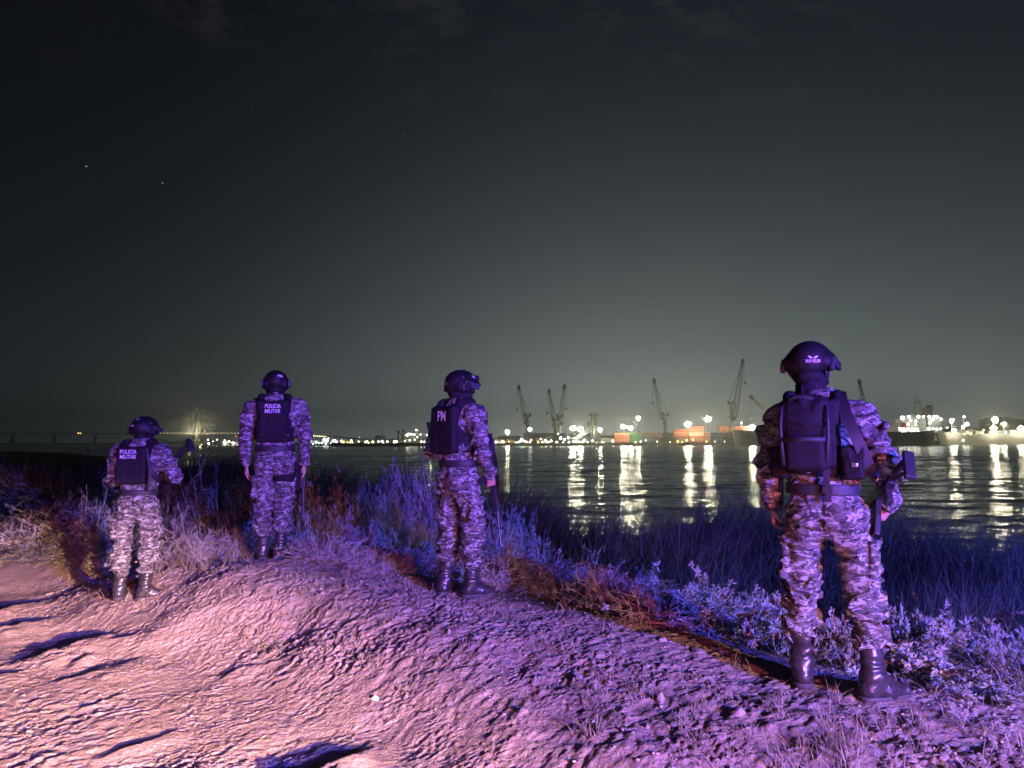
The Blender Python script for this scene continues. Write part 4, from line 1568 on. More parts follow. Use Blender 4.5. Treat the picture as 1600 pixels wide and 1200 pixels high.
l = 'leafy shrub behind the berm between the nearest person and the turned person'
for a in ((1165, 930, 5.5, .42), (1125, 925, 5.6, .4), (1085, 905, 5.9, .42), (1010, 900, 6.1, .42), (1050, 915, 5.8, .34), (980, 905, 6.3, .36), (1190, 965, 5.2, .3), (1150, 900, 6.4, .5), (1210, 905, 6.2, .46), (1060, 880, 6.8, .5)):
    shrub(LEAFY, *a, l, g)
for a in ((930, 895, 6.4, .4), (880, 880, 6.8, .4), (835, 890, 6.7, .36), (790, 875, 7.0, .36), (900, 870, 7.3, .46), (965, 880, 7.0, .42), (840, 865, 7.6, .5)):
    shrub(TWIGGY, *a, l, g)
shrub(TWIGGY, 945, 868, 6.1, .34, 'shrub with a tall curling bare stem behind the middle of the berm')
shrub(TWIGGY, 770, 862, 6.6, .3, 'small twiggy shrub right of the boots of the turned person')
g = 'twiggy shrubs between the straight person and the turned person'
l = 'twiggy small leaved shrub between the straight person and the turned person'
for a in ((495, 825, 7.5, .34), (530, 832, 7.4, .38), (560, 848, 7.2, .32), (610, 842, 7.6, .36), (640, 850, 7.4, .34), (585, 862, 7.0, .28), (670, 862, 7.2, .3), (475, 838, 7.6, .26), (620, 825, 8.4, .5), (665, 832, 8.2, .46)):
    shrub(TWIGGY, *a, l, g)
g = 'twiggy shrubs left of the straight person'
l = 'dry twiggy shrub between the leftmost person and the straight person'
for a in ((290, 800, 8.4, .42), (330, 815, 8.2, .38), (275, 830, 8.0, .34), (360, 812, 8.6, .4), (310, 835, 7.9, .3), (385, 832, 8.1, .28), (330, 782, 9.4, .5), (265, 775, 9.2, .5), (370, 790, 9.0, .4)):
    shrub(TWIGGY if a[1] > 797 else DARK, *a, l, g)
g = 'twiggy shrubs at the left edge'
l = 'dry twiggy shrub at the road edge left of the leftmost person'
for a in ((150, 765, 9.4, .55), (110, 775, 9.6, .55), (60, 785, 9.6, .6), (20, 782, 10.2, .7), (170, 800, 8.8, .4), (130, 810, 9.0, .45), (80, 815, 9.2, .5), (10, 820, 9.4, .5), (-40, 800, 9.8, .7), (165, 740, 10.5, .6), (100, 755, 11, .7)):
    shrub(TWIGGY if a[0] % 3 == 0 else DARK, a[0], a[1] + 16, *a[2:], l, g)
shrub(FINE, 528, 752, 10.5, .78, 'dense rounded blue lit bush right of the straight person')
shrub(FINE, 585, 780, 10.0, .62, 'lower rounded bush touching the right side of the dense blue bush')
shrub(FINE, 490, 775, 11.2, .7, 'rounded bush just behind the rifle of the straight person')
for a in ((470, 770, 9.6, .55), (500, 790, 9.0, .5), (555, 800, 9.2, .5), (620, 800, 9.4, .55), (650, 790, 10.2, .7), (690, 800, 9.6, .5), (560, 770, 11.5, .7), (600, 765, 12.2, .8), (640, 812, 8.8, .45), (780, 790, 11.0, .6), (810, 800, 10.4, .5), (760, 815, 9.6, .45)):
    shrub(FINE, *a, 'low rounded blue lit bush on the slope around the turned person', 'low rounded bushes on the slope around the turned person')
shrub(TALL, 650, 733, 12.5, 1.3, 'tall thin branched bush left of the turned person')
shrub(TALL, 690, 748, 12.0, 1.1, 'thin branched bush right behind the waist of the turned person')
shrub(TALL, 610, 752, 12.8, 1.0, 'thin branched bush behind the dense blue bush')
# tangled scrub all over the slope behind the crest
g = 'tangled scrub bushes on the slope behind the berm'
l = 'tangled scrub bush with pale twigs on the slope falling from the berm to the river'
_k = 0
for i in range(900):
    if _k >= 130:
        break
    y = _sh.uniform(3.6, 12.5)
    x = _sh.uniform(-5.0, 5.2)
    s_, _z = crest_dist(np.array([x]), np.array([y]))
    s_ = float(s_[0])
    if x > 1.6 and _sh.random() < .4:
        continue
    if s_ < .75 or s_ > 4.2 or abs(x / y) > .75 or _sh.random() < (s_ - .75) / 5.5:
        continue
    _k += 1
    kind = (TWIGGY, FINE, LEAFY, DARK)[_sh.randrange(4)]
    me = kind[_sh.randrange(len(kind))]
    o = empty('shrub', (x, y, gz(x, y) - .03), _sh.uniform(0, 6.28))
    w_ = _sh.uniform(.32, .6)
    o.scale = (w_, w_, _sh.uniform(.22, .46))
    for n_, m_ in (('stem', me[0]), ('foliage', me[1])):
        c = bpy.data.objects.new(n_, m_)
        COL.objects.link(c)
        c.parent = o
    tag(o, l, 'shrub', g)
g = 'dark bushes on the bank at the left'
l = 'dark bush on the bank behind the leftmost person and the straight person'
for a in ((330, 742, 13, 1.0), (370, 750, 12.5, .8), (300, 752, 13.5, .9), (225, 760, 12, .8), (20, 716, 26, 2.2), (70, 722, 24, 2), (120, 728, 22, 1.6), (400, 745, 15, 1.1), (180, 745, 15, 1.2), (260, 742, 17, 1.4)):
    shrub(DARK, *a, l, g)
# ------------------------------------------------------------------ the far bank
D0 = 600.0
QZ = .9
M['quay'] = varied('quay_concrete', (.22, .21, .19), .8, .3, .05)
M['land'] = varied('far_land', (.05, .05, .042), .9, .4, .02)
M['crane'] = varied('crane_paint', (.05, .056, .06), .6, .3, .3)
M['crane_dark'] = varied('crane_steel', (.035, .04, .042), .6, .3, .3)
M['shed'] = varied('shed_cladding', (.30, .29, .26), .7, .2, .15)
M['roof'] = varied('shed_roof', (.11, .115, .11), .7, .3, .1)
M['ochre'] = varied('ochre_cladding', (.46, .27, .10), .7, .2, .2)
M['hull'] = varied('ship_hull', (.075, .075, .075), .5, .3, .1)
M['hull_pale'] = varied('pale_hull', (.24, .24, .22), .5, .2, .1)
M['white_paint'] = varied('white_ship_paint', (.62, .62, .58), .5, .15, .3)
M['ship_grey'] = varied('grey_ship_paint', (.36, .37, .36), .5, .15, .3)
M['bridge'] = varied('bridge_concrete', (.42, .40, .35), .8, .15, .02)
M['old_bridge'] = varied('old_bridge_steel', (.05, .052, .05), .8, .3, .02)
M['silo'] = varied('silo_metal', (.22, .22, .21), .6, .3, .1)
for n_, c_ in (('red', (.21, .038, .022)), ('orange', (.25, .075, .028)), ('green', (.016, .10, .04)), ('blue', (.03, .045, .08)), ('brown', (.14, .04, .03)), ('pale', (.34, .30, .25))):
    M['box_' + n_] = varied('container_' + n_, c_, .6, .2, .4)
M['l_warm'] = lamp_mat('lamp_warm', (1, .90, .62), 480)
M['l_white'] = lamp_mat('lamp_white', (1, .97, .86), 13)
M['l_cool'] = lamp_mat('lamp_cool', (.72, .95, 1), 10)
M['l_amber'] = lamp_mat('lamp_amber', (1, .62, .14), 7)
M['l_yellow'] = lamp_mat('lamp_yellow', (1, .85, .25), 9)
# defined once for the far clusters
M['l_red'] = lamp_mat('lamp_red', (1, .1, .05), 8)

M['m_warm'] = lamp_mat('deck_lamp_warm', (1, .90, .62), 230)
M['d_warm'] = lamp_mat('dim_lamp_warm', (1, .86, .5), 14)
M['d_white'] = lamp_mat('dim_lamp_white', (1, .97, .84), 13)
M['d_cool'] = lamp_mat('dim_lamp_cool', (.6, .95, 1), 6)
M['d_yellow'] = lamp_mat('dim_lamp_yellow', (1, .8, .2), 6)

def build_far_bank():
    F_ = [(6000, 605), (600, 600), (-118, 600), (-150, 640), (-215, 880), (-420, 1350), (-1020, 2650), (-1400, 3300), (-9000, 3300)]
    V, Q = [], []
    n = len(F_)
    for x, y in F_:
        V += [(x, y, WATER_Z - 3), (x, y, QZ), (x * 1.4, y + 9000, QZ + 6)]
    for i in range(n - 1):
        a, b = 3 * i, 3 * i + 3
        Q += [(a, a + 1, b + 1, b), (a + 1, a + 2, b + 2, b + 1)]
    o = link('far_bank', mesh_np('far_bank', np.array(V, float), [np.array(Q)]), M['land'])
    tag(o, kind='structure')
build_far_bank()

def pbox(m, x0, y0, x1, y1, D, depth, to_quay=True):
    """a box whose front shows between two pixels at distance D"""
    a, b = at(x0, y0, D), at(x1, y1, D)
    z0 = QZ if to_quay else b[2]
    m.box(((a[0] + b[0]) / 2, D + depth / 2, (a[2] + z0) / 2), (abs(b[0] - a[0]), depth, a[2] - z0))
    return a, b

def local(o, m):
    """keep a mesh built in world space but give its thing an origin at its base"""
    return m

LAMP_MESH = {}
def lamp_mesh(mat, r):
    k = (mat, round(r, 2))
    if k not in LAMP_MESH:
        m = MB()
        if mat in ('l_warm', 'm_warm') and r > .9:
            # a cluster of separate flood lamps, some bigger, on a short cross arm
            q = np.random.default_rng(int(r * 1000))
            for i in range(7):
                a = 2 * PI * i / 6 + q.uniform(-.4, .4)
                d = 0 if i == 6 else r * q.uniform(.35, 1.15)
                m.ball((d * math.cos(a), q.uniform(-.3, .3), d * math.sin(a) * .8), r * (.5 if i == 6 else q.uniform(.15, .34)), 6, 5)
        else:
            m.ball((0, 0, 0), r * .8, 8, 6)
        me = bpy.data.meshes.new('lamp')
        me.from_pydata(m.v, [], m.f)
        me.update()
        smooth(me)
        me.materials.append(M[mat])
        LAMP_MESH[k] = me
    return LAMP_MESH[k]

def lamp(parent, px, py, D, r, mat='l_white', name='lamp'):
    p = at(px, py, D)
    o = bpy.data.objects.new(name, lamp_mesh(mat, r))
    COL.objects.link(o)
    o.location = Vector(p) - parent.location
    o.parent = parent
    return o

def thing(name, px, D, label, cat, group=None, z=QZ):
    p = at(px, 690, D)
    o = empty(name, (p[0], D, z))
    tag(o, label, cat, group)
    bpy.context.view_layer.update()
    return o

def part(m, name, mat, root, sm=False):
    """m was collected in world space; move it under root"""
    l = root.location
    m.v = [(x - l.x, y - l.y, z - l.z) for x, y, z in m.v]
    return m.build(name, M[mat], root, sm)

def mast(px, py, D, r, mat, label, group=None):
    t = thing('floodlight_mast', px, D, label, 'light mast', group)
    p = at(px, py, D)
    m = MB()
    m.cyl((p[0], D, QZ), (p[0], D, p[2]), .45, .25, 8)
    m.box((p[0], D, p[2] + .3), (3.0, 1.0, .3))
    part(m, 'pole', 'crane', t)
    lamp(t, px, py, D - .8, r, mat, 'floodlight')
    return t

gm = 'tall floodlight masts along the far quay'
for px, py, r, mat, lb in ((793, 675, 1.5, 'l_warm', 'floodlight mast just right of the turned person, over the ochre shed'), (828, 671, 1.9, 'l_white', 'floodlight mast beside the leftmost harbour crane'),
                           (895, 669.5, 1.9, 'l_warm', 'left one of the pair of floodlight masts between the crossed cranes and the stub crane'), (906.5, 670.5, 1.7, 'l_warm', 'right one of the pair of floodlight masts between the crossed cranes and the stub crane'),
                           (937.5, 671.5, 1.5, 'l_warm', 'floodlight mast just right of the boomless stub crane'), (973, 666.5, 2.1, 'l_warm', 'left one of the two low floodlight masts above the green container'),
                           (985, 669, 1.8, 'l_warm', 'right one of the two low floodlight masts above the green container'), (997, 653.5, 1.5, 'l_warm', 'highest floodlight mast on a thin pole left of the crane leaning left'),
                           (1075, 663, 2.3, 'l_warm', 'floodlight mast above the left end of the red container stacks'), (1106, 655, 2.3, 'l_warm', 'floodlight mast above the middle of the red container stacks'),
                           (1175, 668, 2.3, 'l_warm', 'floodlight mast over the grey hull behind the left shoulder of the nearest person')):
    mast(px, py, D0 + 12, r, mat, lb)

def lattice(m, a, b, w0, w1, n=16, rad=.22):
    """four chords with cross bracing"""
    a, b = Vector(a), Vector(b)
    t = (b - a).normalized()
    u = Vector((0, 1, 0))
    s = t.cross(u).normalized()
    ring = []
    for i in range(n + 1):
        k = i / n
        c = a.lerp(b, k)
        w = (w0 + (w1 - w0) * abs(k - .25) / .75) * .5
        ring.append([c + s * w + u * w, c + s * w - u * w, c - s * w - u * w, c - s * w + u * w])
    for j in range(4):
        m.tube([r[j] for r in ring], rad, 4)
    for i in range(n):
        for j in range(4):
            j2 = (j + 1) % 4
            m.cyl(ring[i][j], ring[i + 1][j2], rad * .6, n=3)

def crane(px, ytop, piv, tip, label, w=3.0, jib=True):
    """rubber tyred harbour crane: chassis, tower, boom, cab, cables"""
    D = D0 + 14
    t = thing('harbour_crane', px, D, label, 'crane', 'harbour cranes on the far quay')
    P = lambda x, y, d=0: at(x, y, D + d)
    base = P(px, 691)
    top = P(px, ytop)
    X = base[0]
    m = MB()
    m.box((X, D, QZ + 2.4), (14, 8, 1.6))
    for k in range(6):
        for sy in (-3.4, 3.4):
            m.cyl((X - 6 + k * 2.4, D + sy - .5, QZ + .85), (X - 6 + k * 2.4, D + sy + .5, QZ + .85), .85, n=10)
    for sx in (-8.5, 8.5):
        m.box((X + sx, D, QZ + 1.0), (3, 11, .9))
        m.box((X + sx * .9, D, QZ + 2.2), (4, 1.4, .9))
    part(m, 'chassis', 'crane_dark', t)
    m = MB()
    m.box((X + 1.5, D, QZ + 5.6), (9, 5, 4.4))
    part(m, 'machine_house', 'crane', t)
    m = MB()
    zt = top[2]
    m.tube([(X, D, QZ + 3), (X, D, QZ + 9), (X, D, zt - 3)], [1.7, 1.5, 1.1], 8)
    m.box((X + .3, D, zt - 1.5), (5.5, 2.4, 1.6))
    m.cyl((X - 1.6, D - .6, zt), (X - 1.6, D + .6, zt), 1.1, n=10)
    m.cyl((X + 2.4, D - .6, zt), (X + 2.4, D + .6, zt), 1.0, n=10)
    m.box((X - .2, D, (zt + QZ) * .62), (3.6, 3.0, 1.0))
    part(m, 'tower', 'crane', t)
    pv, tp = P(*piv), P(*tip)
    m = MB()
    m.box((X + (1.9 if tp[0] > X else -1.9), D - 1.4, pv[2] + .5), (2.2, 2.2, 2.6))
    part(m, 'cab', 'crane', t)
    m = MB()
    lattice(m, pv, tp, w * .95, w * .42)
    d = Vector(tp) - Vector(pv)
    d.normalize()
    m.cyl((tp[0], D - .7, tp[2]), (tp[0], D + .7, tp[2]), 1.5, n=10)
    m.box((tp[0] + d.x * 1.2, D, tp[2] + d.z * 1.6), (2.2, 1.6, 2.4))
    part(m, 'boom', 'crane', t)
    m = MB()
    tv = Vector((X - 1.6 * (1 if tp[0] > X else -1), D, zt))
    for sy in (-.5, .5):
        m.cyl(tv + Vector((0, sy, 0)), Vector(tp) + Vector((0, sy, 0)), .09, n=4)
    mid = Vector(pv).lerp(Vector(tp), .28)
    m.cyl((X, D, QZ + 10), mid, .35, n=6)
    hk = Vector((tp[0] + (1.6 if tp[0] > X else -1.6), D, tp[2]))
    m.cyl(hk, hk + Vector((0, 0, -16)), .1, n=4)
    m.box(hk + Vector((0, 0, -17)), (1.2, 1, 2.2))
    part(m, 'cable', 'crane_dark', t)
    return t

crane(824, 647, (821.5, 661), (811, 607), 'harbour crane leaning left, first crane right of the turned person')
crane(868, 653, (866, 665), (858, 613), 'left one of the two crossing harbour cranes, boom leaning left', 2.4)
crane(874, 649, (875.5, 662), (881.5, 606), 'right one of the two crossing harbour cranes, boom leaning right')
crane(1040, 646, (1033.5, 655), (1022.5, 597), 'harbour crane with boom leaning left beside the red container stacks', 2.6)
crane(1143, 628, (1147, 655), (1160, 566), 'tallest harbour crane with boom leaning right, left of the nearest person', 3.8)
crane(1214, 650, (1203, 652), (1175, 622), 'crane with a low boom peeking out left of the shoulder of the nearest person', 2.4)
crane(1356, 640, (1354, 650), (1343, 598), 'crane with a boom peeking out right of the neck of the nearest person', 2.6)

def stub_crane():
    t = thing('harbour_crane', 926, D0 + 14, 'boomless stub crane with a pale conveyor leaning beside it', 'crane', 'harbour cranes on the far quay')
    D = D0 + 14
    m = MB()
    p = at(926, 647, D)
    m.tube([(p[0], D, QZ), (p[0], D, p[2])], [2.0, 1.2], 8)
    m.box((p[0] + .6, D, p[2] - .6), (7, 2.4, 1.6))
    m.box((p[0] + 2.0, D, p[2] - 5), (2.4, 2.4, 8))
    m.box((p[0] - 3.4, D, p[2] - 8), (2.0, 2, 3))
    part(m, 'tower', 'crane', t)
    m = MB()
    pbox(m, 921, 682, 938, 691, D, 8)
    part(m, 'chassis', 'box_blue', t)
    m = MB()
    a, b = at(897, 687, D - 4), at(921, 672, D - 4)
    lattice(m, a, b, 2.4, 2.0, 10, .3)
    part(m, 'conveyor', 'white_paint', t)
    for k in range(4):
        lamp(t, 900 + k * 4, 685 - k * 2.4, D - 7, .55, 'l_white')
stub_crane()

def shed(x0, yw, x1, yr, D, depth, wall, roof, label, lamps=()):
    t = thing('warehouse', (x0 + x1) / 2, D, label, 'warehouse', 'port sheds on the far quay')
    m = MB()
    a, b = pbox(m, x0, yw, x1, 691, D, depth)
    part(m, 'wall', wall, t)
    m = MB()
    zr = at((x0 + x1) / 2, yr, D + depth / 2)[2]
    e = .8
    xa, xb = a[0] - e, b[0] + e
    m.poly([(xa, D - e, a[2]), (xb, D - e, a[2]), (xb, D + depth / 2, zr), (xa, D + depth / 2, zr), (xb, D + depth + e, a[2]), (xa, D + depth + e, a[2]),
            (xa, D - e, a[2] + .4), (xb, D - e, a[2] + .4)], [(6, 7, 2, 3), (3, 2, 4, 5), (0, 1, 7, 6), (5, 4, 1, 0), (0, 6, 3, 5), (1, 4, 2, 7)])
    part(m, 'roof', roof, t)
    for (lx, ly, r, mt) in lamps:
        lamp(t, lx, ly, D - 2.5, r, mt)
    return t

shed(838, 683, 940, 676.5, 690, 60, 'shed', 'roof', 'long low warehouse with dark roof behind the crossed cranes')
shed(928, 685, 1012, 680, 670, 50, 'shed', 'roof', 'low warehouse with dark roof behind the green container')
shed(780, 688, 812, 681, 640, 40, 'ochre', 'roof', 'small ochre shed under the mast right of the turned person', [(784, 691, .5, 'l_amber'), (795, 690, .5, 'l_amber'), (806, 691, .5, 'l_amber')])
shed(832, 685, 850, 682, 625, 20, 'ochre', 'roof', 'ochre hut just right of the leftmost crane', [(840, 688, .8, 'l_amber')])
shed(748, 687, 782, 684, 640, 30, 'shed', 'roof', 'white lit shed touching the right arm of the turned person', [(761, 690, 1.2, 'l_cool'), (768, 688, 1.3, 'l_white'), (775, 691, 1.0, 'l_white'), (764, 686.5, .7, 'l_white')])
shed(660, 688, 700, 684, 640, 30, 'shed', 'roof', 'long shed with a row of white lamps left of the turned person', [(664 + k * 5, 690, .75, 'l_white') for k in range(7)] + [(672, 679, 1.5, 'm_warm'), (668, 680, .9, 'l_white')])
shed(1560, 655, 1605, 652, 720, 30, 'shed', 'roof', 'tall pale block at the right edge of the far quay')
shed(1504, 672, 1540, 668, 700, 40, 'ochre', 'roof', 'yellow lit shed behind the bow of the second ship', [(1508, 684, .9, 'l_yellow'), (1513, 681, .8, 'l_yellow'), (1518, 682, .6, 'l_yellow')])

gq = 'small quay lamps along the water'
def quay_lamp(px, py, r, mat, label):
    t = thing('quay_lamp', px, D0 + 4, label, 'quay lamp', gq)
    p = at(px, py, D0 + 4)
    m = MB()
    m.cyl((p[0], D0 + 4, QZ), (p[0], D0 + 4, p[2]), .2, n=6)
    part(m, 'pole', 'crane_dark', t)
    lamp(t, px, py, D0 + 3.6, r, mat)

for i, (x, y, r, mt) in enumerate(((815, 687, 1.2, 'l_cool'), (818, 689, 1.0, 'l_white'), (812, 690, .8, 'l_cool'), (822, 690, .6, 'l_white'))):
    quay_lamp(x, y, r, mt, 'cool white work lamp at the foot of the leftmost harbour crane')
for i, (x, y, r, mt) in enumerate(((852, 688, .9, 'd_warm'), (854, 691, .7, 'l_white'), (861, 689, .9, 'd_warm'), (876, 684.5, 1.2, 'l_cool'), (882, 687, .9, 'l_white'), (888, 684, 1.1, 'l_cool'), (870, 691, .8, 'l_white'), (880, 692, .8, 'l_white'), (889, 691, .7, 'l_white'), (896, 690, .6, 'l_white'), (872, 678, .55, 'l_white'))):
    quay_lamp(x, y, r, mt, 'work lamp among the machines under the two crossing cranes')
for i, (x, y, r, mt) in enumerate(((902, 692, .5, 'd_warm'), (910, 691, .6, 'l_white'), (918, 691, .6, 'd_warm'), (925, 689, .5, 'l_cool'), (932, 692, .7, 'l_yellow'), (944, 692, .5, 'd_warm'), (950, 692.5, .6, 'l_yellow'), (957, 692, .6, 'l_yellow'))):
    quay_lamp(x, y, r, mt, 'small work lamp between the stub crane and the orange containers')
for i, (x, y, r, mt) in enumerate(((993, 691, .5, 'd_warm'), (1001, 690, .5, 'l_white'), (1009, 688, .5, 'l_cool'), (1027, 690, .5, 'd_warm'), (1047, 691, .5, 'l_white'))):
    quay_lamp(x, y, r, mt, 'small work lamp between the green container and the crane leaning left')
for i, (x, y, r, mt) in enumerate(((1059, 690, .9, 'l_amber'), (1066, 691, .8, 'l_amber'), (1073, 688, .8, 'l_amber'), (1083, 687, .6, 'd_warm'), (1104, 690, .7, 'l_amber'), (1090, 692, .5, 'd_warm'), (1117, 690, .4, 'l_cool'), (1132, 690, .4, 'l_white'))):
    quay_lamp(x, y, r, mt, 'amber work lamp in front of the red container stacks')

_ql = random.Random(9)
for i in range(34):
    x = _ql.uniform(752, 958)
    quay_lamp(x, 692 - abs(_ql.gauss(0, 2.6)), _ql.uniform(.35, .8), _ql.choice(('d_warm', 'l_white', 'd_white', 'l_cool', 'd_yellow')), 'tiny lamp in the glittering row along the quay under the cranes')
for i in range(22):
    x = _ql.uniform(655, 750)
    quay_lamp(x, 691 - abs(_ql.gauss(0, 3.2)), _ql.uniform(.4, .9), _ql.choice(('d_warm', 'l_white', 'd_white', 'd_white')), 'tiny lamp on the quay near the grain terminal left of the turned person')

# ---- containers, each box by itself
def box_mesh(mat):
    m = MB()
    m.box((0, 0, 0), (12.0, 2.44, 2.5))
    for sx in (-5.9, 5.9):
        for sy in (-1.2, 1.2):
            m.box((sx, sy, 0), (.24, .16, 2.62))
    for k in range(28):
        for sy in (-1.24, 1.24):
            m.box((-5.6 + k * .415, sy, 0), (.2, .05, 2.2))
    me = bpy.data.meshes.new('container')
    me.from_pydata(m.v, [], m.f)
    me.update()
    me.materials.append(M[mat])
    return me
BOXES = {k: box_mesh('box_' + k) for k in ('red', 'orange', 'green', 'blue', 'brown', 'pale')}
_cb = random.Random(3)
def containers(px, cols, label, D=D0 + 22, group='shipping containers on the far quay'):
    x0 = at(px, 690, D)[0]
    for i, col in enumerate(cols):
        for j, c in enumerate(col):
            o = bpy.data.objects.new('shipping_container', BOXES[c])
            COL.objects.link(o)
            o.location = (x0 + 6 + i * 12.5 + _cb.uniform(-.15, .15), D, QZ + 1.33 + j * 2.63)
            tag(o, label.format(dict(red='red', orange='orange', green='green', blue='dark blue', brown='brown', pale='pale')[c]), 'container', group)

containers(960, [['orange', 'red', 'orange'], ['green', 'green', 'green'], ['pale', 'blue']], '{} shipping container in the short stacks under the low floodlight pair')
containers(1002, [['blue', 'blue', 'brown'], ['brown', 'red', 'brown'], ['orange', 'brown']], '{} shipping container in the stack left of the crane beside the red stacks')
containers(1053, [['pale', 'orange', 'orange', 'red'], ['orange', 'orange', 'pale', 'orange', 'red'], ['red', 'red', 'orange'], ['red', 'red', 'red', 'red', 'orange'], ['red', 'red', 'red', 'red', 'red']], '{} shipping container in the tall stacks left of the tallest crane')
containers(1110, [['blue', 'blue', 'blue'], ['blue', 'brown', 'blue']], '{} shipping container in front of the tall red stacks', D0 + 16)

# ---- ships
def ship_hull(m, x0, x1, ydeck, D, beam=16, bow=0, rake=.0):
    """hull with a pointed end on the side of bow (+1 right, -1 left, 0 square)"""
    a, b = at(x0, ydeck, D), at(x1, ydeck, D)
    xa, xb, zt = a[0], b[0], a[2]
    zb = WATER_Z - 1.5
    L = xb - xa
    tip = min(22, L * .3)
    n = 9
    top, bot = [], []
    def half(x):
        k = 1.0
        if bow > 0:
            k = min(1, (xb - x) / tip)
        if bow < 0:
            k = min(1, (x - xa) / tip)
        return beam / 2 * math.sqrt(max(0.02, 1 - (1 - k) ** 2))
    xs = np.linspace(xa, xb, 24)
    for x in xs:
        h = half(x)
        sh = 1.6 * (max(0, (x - xb + tip) / tip) if bow > 0 else max(0, (xa + tip - x) / tip) if bow < 0 else 0)
        fl = .62 + .38 * (h / (beam / 2))
        xo = (sh / 1.6) * 3.5 * bow
        top.append((x, h, zt + sh))
        bot.append((x - xo, h * fl * .9, zb))
    V = []
    for (x, h, z), (x2, h2, z2) in zip(top, bot):
        V += [(x2, D + beam / 2 - h2, z2), (x, D + beam / 2 - h, z), (x, D + beam / 2 + h, z), (x2, D + beam / 2 + h2, z2)]
    F = []
    for i in range(len(xs) - 1):
        p, q = 4 * i, 4 * i + 4
        F += [(p, q, q + 1, p + 1), (p + 1, q + 1, q + 2, p + 2), (p + 2, q + 2, q + 3, p + 3)]
    e = 4 * (len(xs) - 1)
    F += [(0, 1, 2, 3), (e + 3, e + 2, e + 1, e)]
    m.poly(V, F)

def tanker():
    D = 470
    t = thing('cargo_ship', 1440, D, 'dark hulled ship with a white lamp covered superstructure right of the nearest person', 'ship', None, WATER_Z)
    m = MB()
    ship_hull(m, 1340, 1475, 675, D, 18, 1)
    part(m, 'hull', 'hull', t)
    W = lambda x0, y0, x1, y1, d0, dep, mm: pbox_free(mm, x0, y0, x1, y1, D + d0, dep)
    m = MB()
    for x0, y0, x1, y1, d0, dep in ((1404, 667, 1474, 676, 3, 12), (1406, 660, 1447, 668, 4, 10), (1409, 654, 1446, 661, 5, 9), (1414, 649, 1445, 655, 6, 7), (1450, 653, 1471, 668, 4, 10)):
        W(x0, y0, x1, y1, d0, dep, m)
    part(m, 'superstructure', 'ship_grey', t)
    for y, x0, x1, d0 in ((669, 1406, 1472, 3), (662, 1408, 1445, 4), (656.2, 1411, 1444, 5), (650.6, 1416, 1443, 6)):
        n = int((x1 - x0) / 3)
        for k in range(n):
            xx = x0 + (x1 - x0) * (k + .5) / n
            m = MB()
            W(xx - .7, y, xx + .7, y + 1.5, d0 - .1, .3, m)
            part(m, 'window', 'crane_dark', t)
    m = MB()
    W(1445.5, 639, 1458.5, 667, 5.5, 6, m)
    W(1445, 636.5, 1459, 639.5, 5.2, 6.6, m)
    for k in range(4):
        p = at(1448 + k * 2.4, 637, D + 8)
        q = at(1448.6 + k * 2.4, 634 - (k % 2) * 1.2, D + 8)
        m.cyl(p, q, .5, n=8)
    part(m, 'funnel', 'hull', t)
    m = MB()
    for x in (1429.5, 1437.5):
        p, q = at(x, 651, D + 8), at(x, 627, D + 8)
        m.cyl(p, q, .32, .2, 6)
    W(1428, 627, 1439, 630.5, 7.5, 1.4, m)
    p, q = at(1433, 627, D + 8), at(1433, 618, D + 8)
    m.cyl(p, q, .15, n=5)
    p, q = at(1436, 627, D + 8), at(1436, 620, D + 8)
    m.cyl(p, q, .12, n=5)
    part(m, 'mast', 'hull_pale', t)
    m = MB()
    W(1409, 660.4, 1418, 667, 1.6, 2.0, m)
    part(m, 'lifeboat', 'box_red', t)
    for (x, y, r, mt) in ((1410, 653, 1.5, 'd_white'), (1420, 651, 1.0, 'd_white'), (1435, 651, 1.1, 'd_white'), (1443, 651, .8, 'd_white'), (1452, 651, .9, 'd_white'), (1459, 651, .8, 'd_white'), (1464, 651, 1.0, 'd_white'), (1470, 655, 1.0, 'd_white'), (1423, 657, .8, 'd_white'), (1431, 658, .8, 'd_white'), (1431, 663.5, .8, 'd_white'), (1419, 663, .9, 'd_white'), (1457, 655.5, 1.0, 'd_white'), (1453, 661, .9, 'd_warm'),
                          (1406, 670, 1.0, 'd_white'), (1412, 670.5, .8, 'd_white'), (1419, 670, .9, 'd_white'), (1428, 672, 1.2, 'd_white'), (1434, 671, .8, 'd_white'), (1451, 670, .9, 'd_white'), (1458, 670, .7, 'd_white'), (1464, 670.5, .7, 'd_white'), (1470, 670, .7, 'd_white'), (1410, 675.5, .8, 'd_white'), (1415, 676, .9, 'd_white'), (1424, 676, .8, 'd_white'), (1435, 676, 1.0, 'd_warm')):
        lamp(t, x, y, D + 1.2, r, mt)

def pbox_free(m, x0, y0, x1, y1, D, depth):
    a, b = at(x0, y0, D), at(x1, y1, D)
    m.box(((a[0] + b[0]) / 2, D + depth / 2, (a[2] + b[2]) / 2), (abs(b[0] - a[0]), depth, abs(a[2] - b[2])))
tanker()

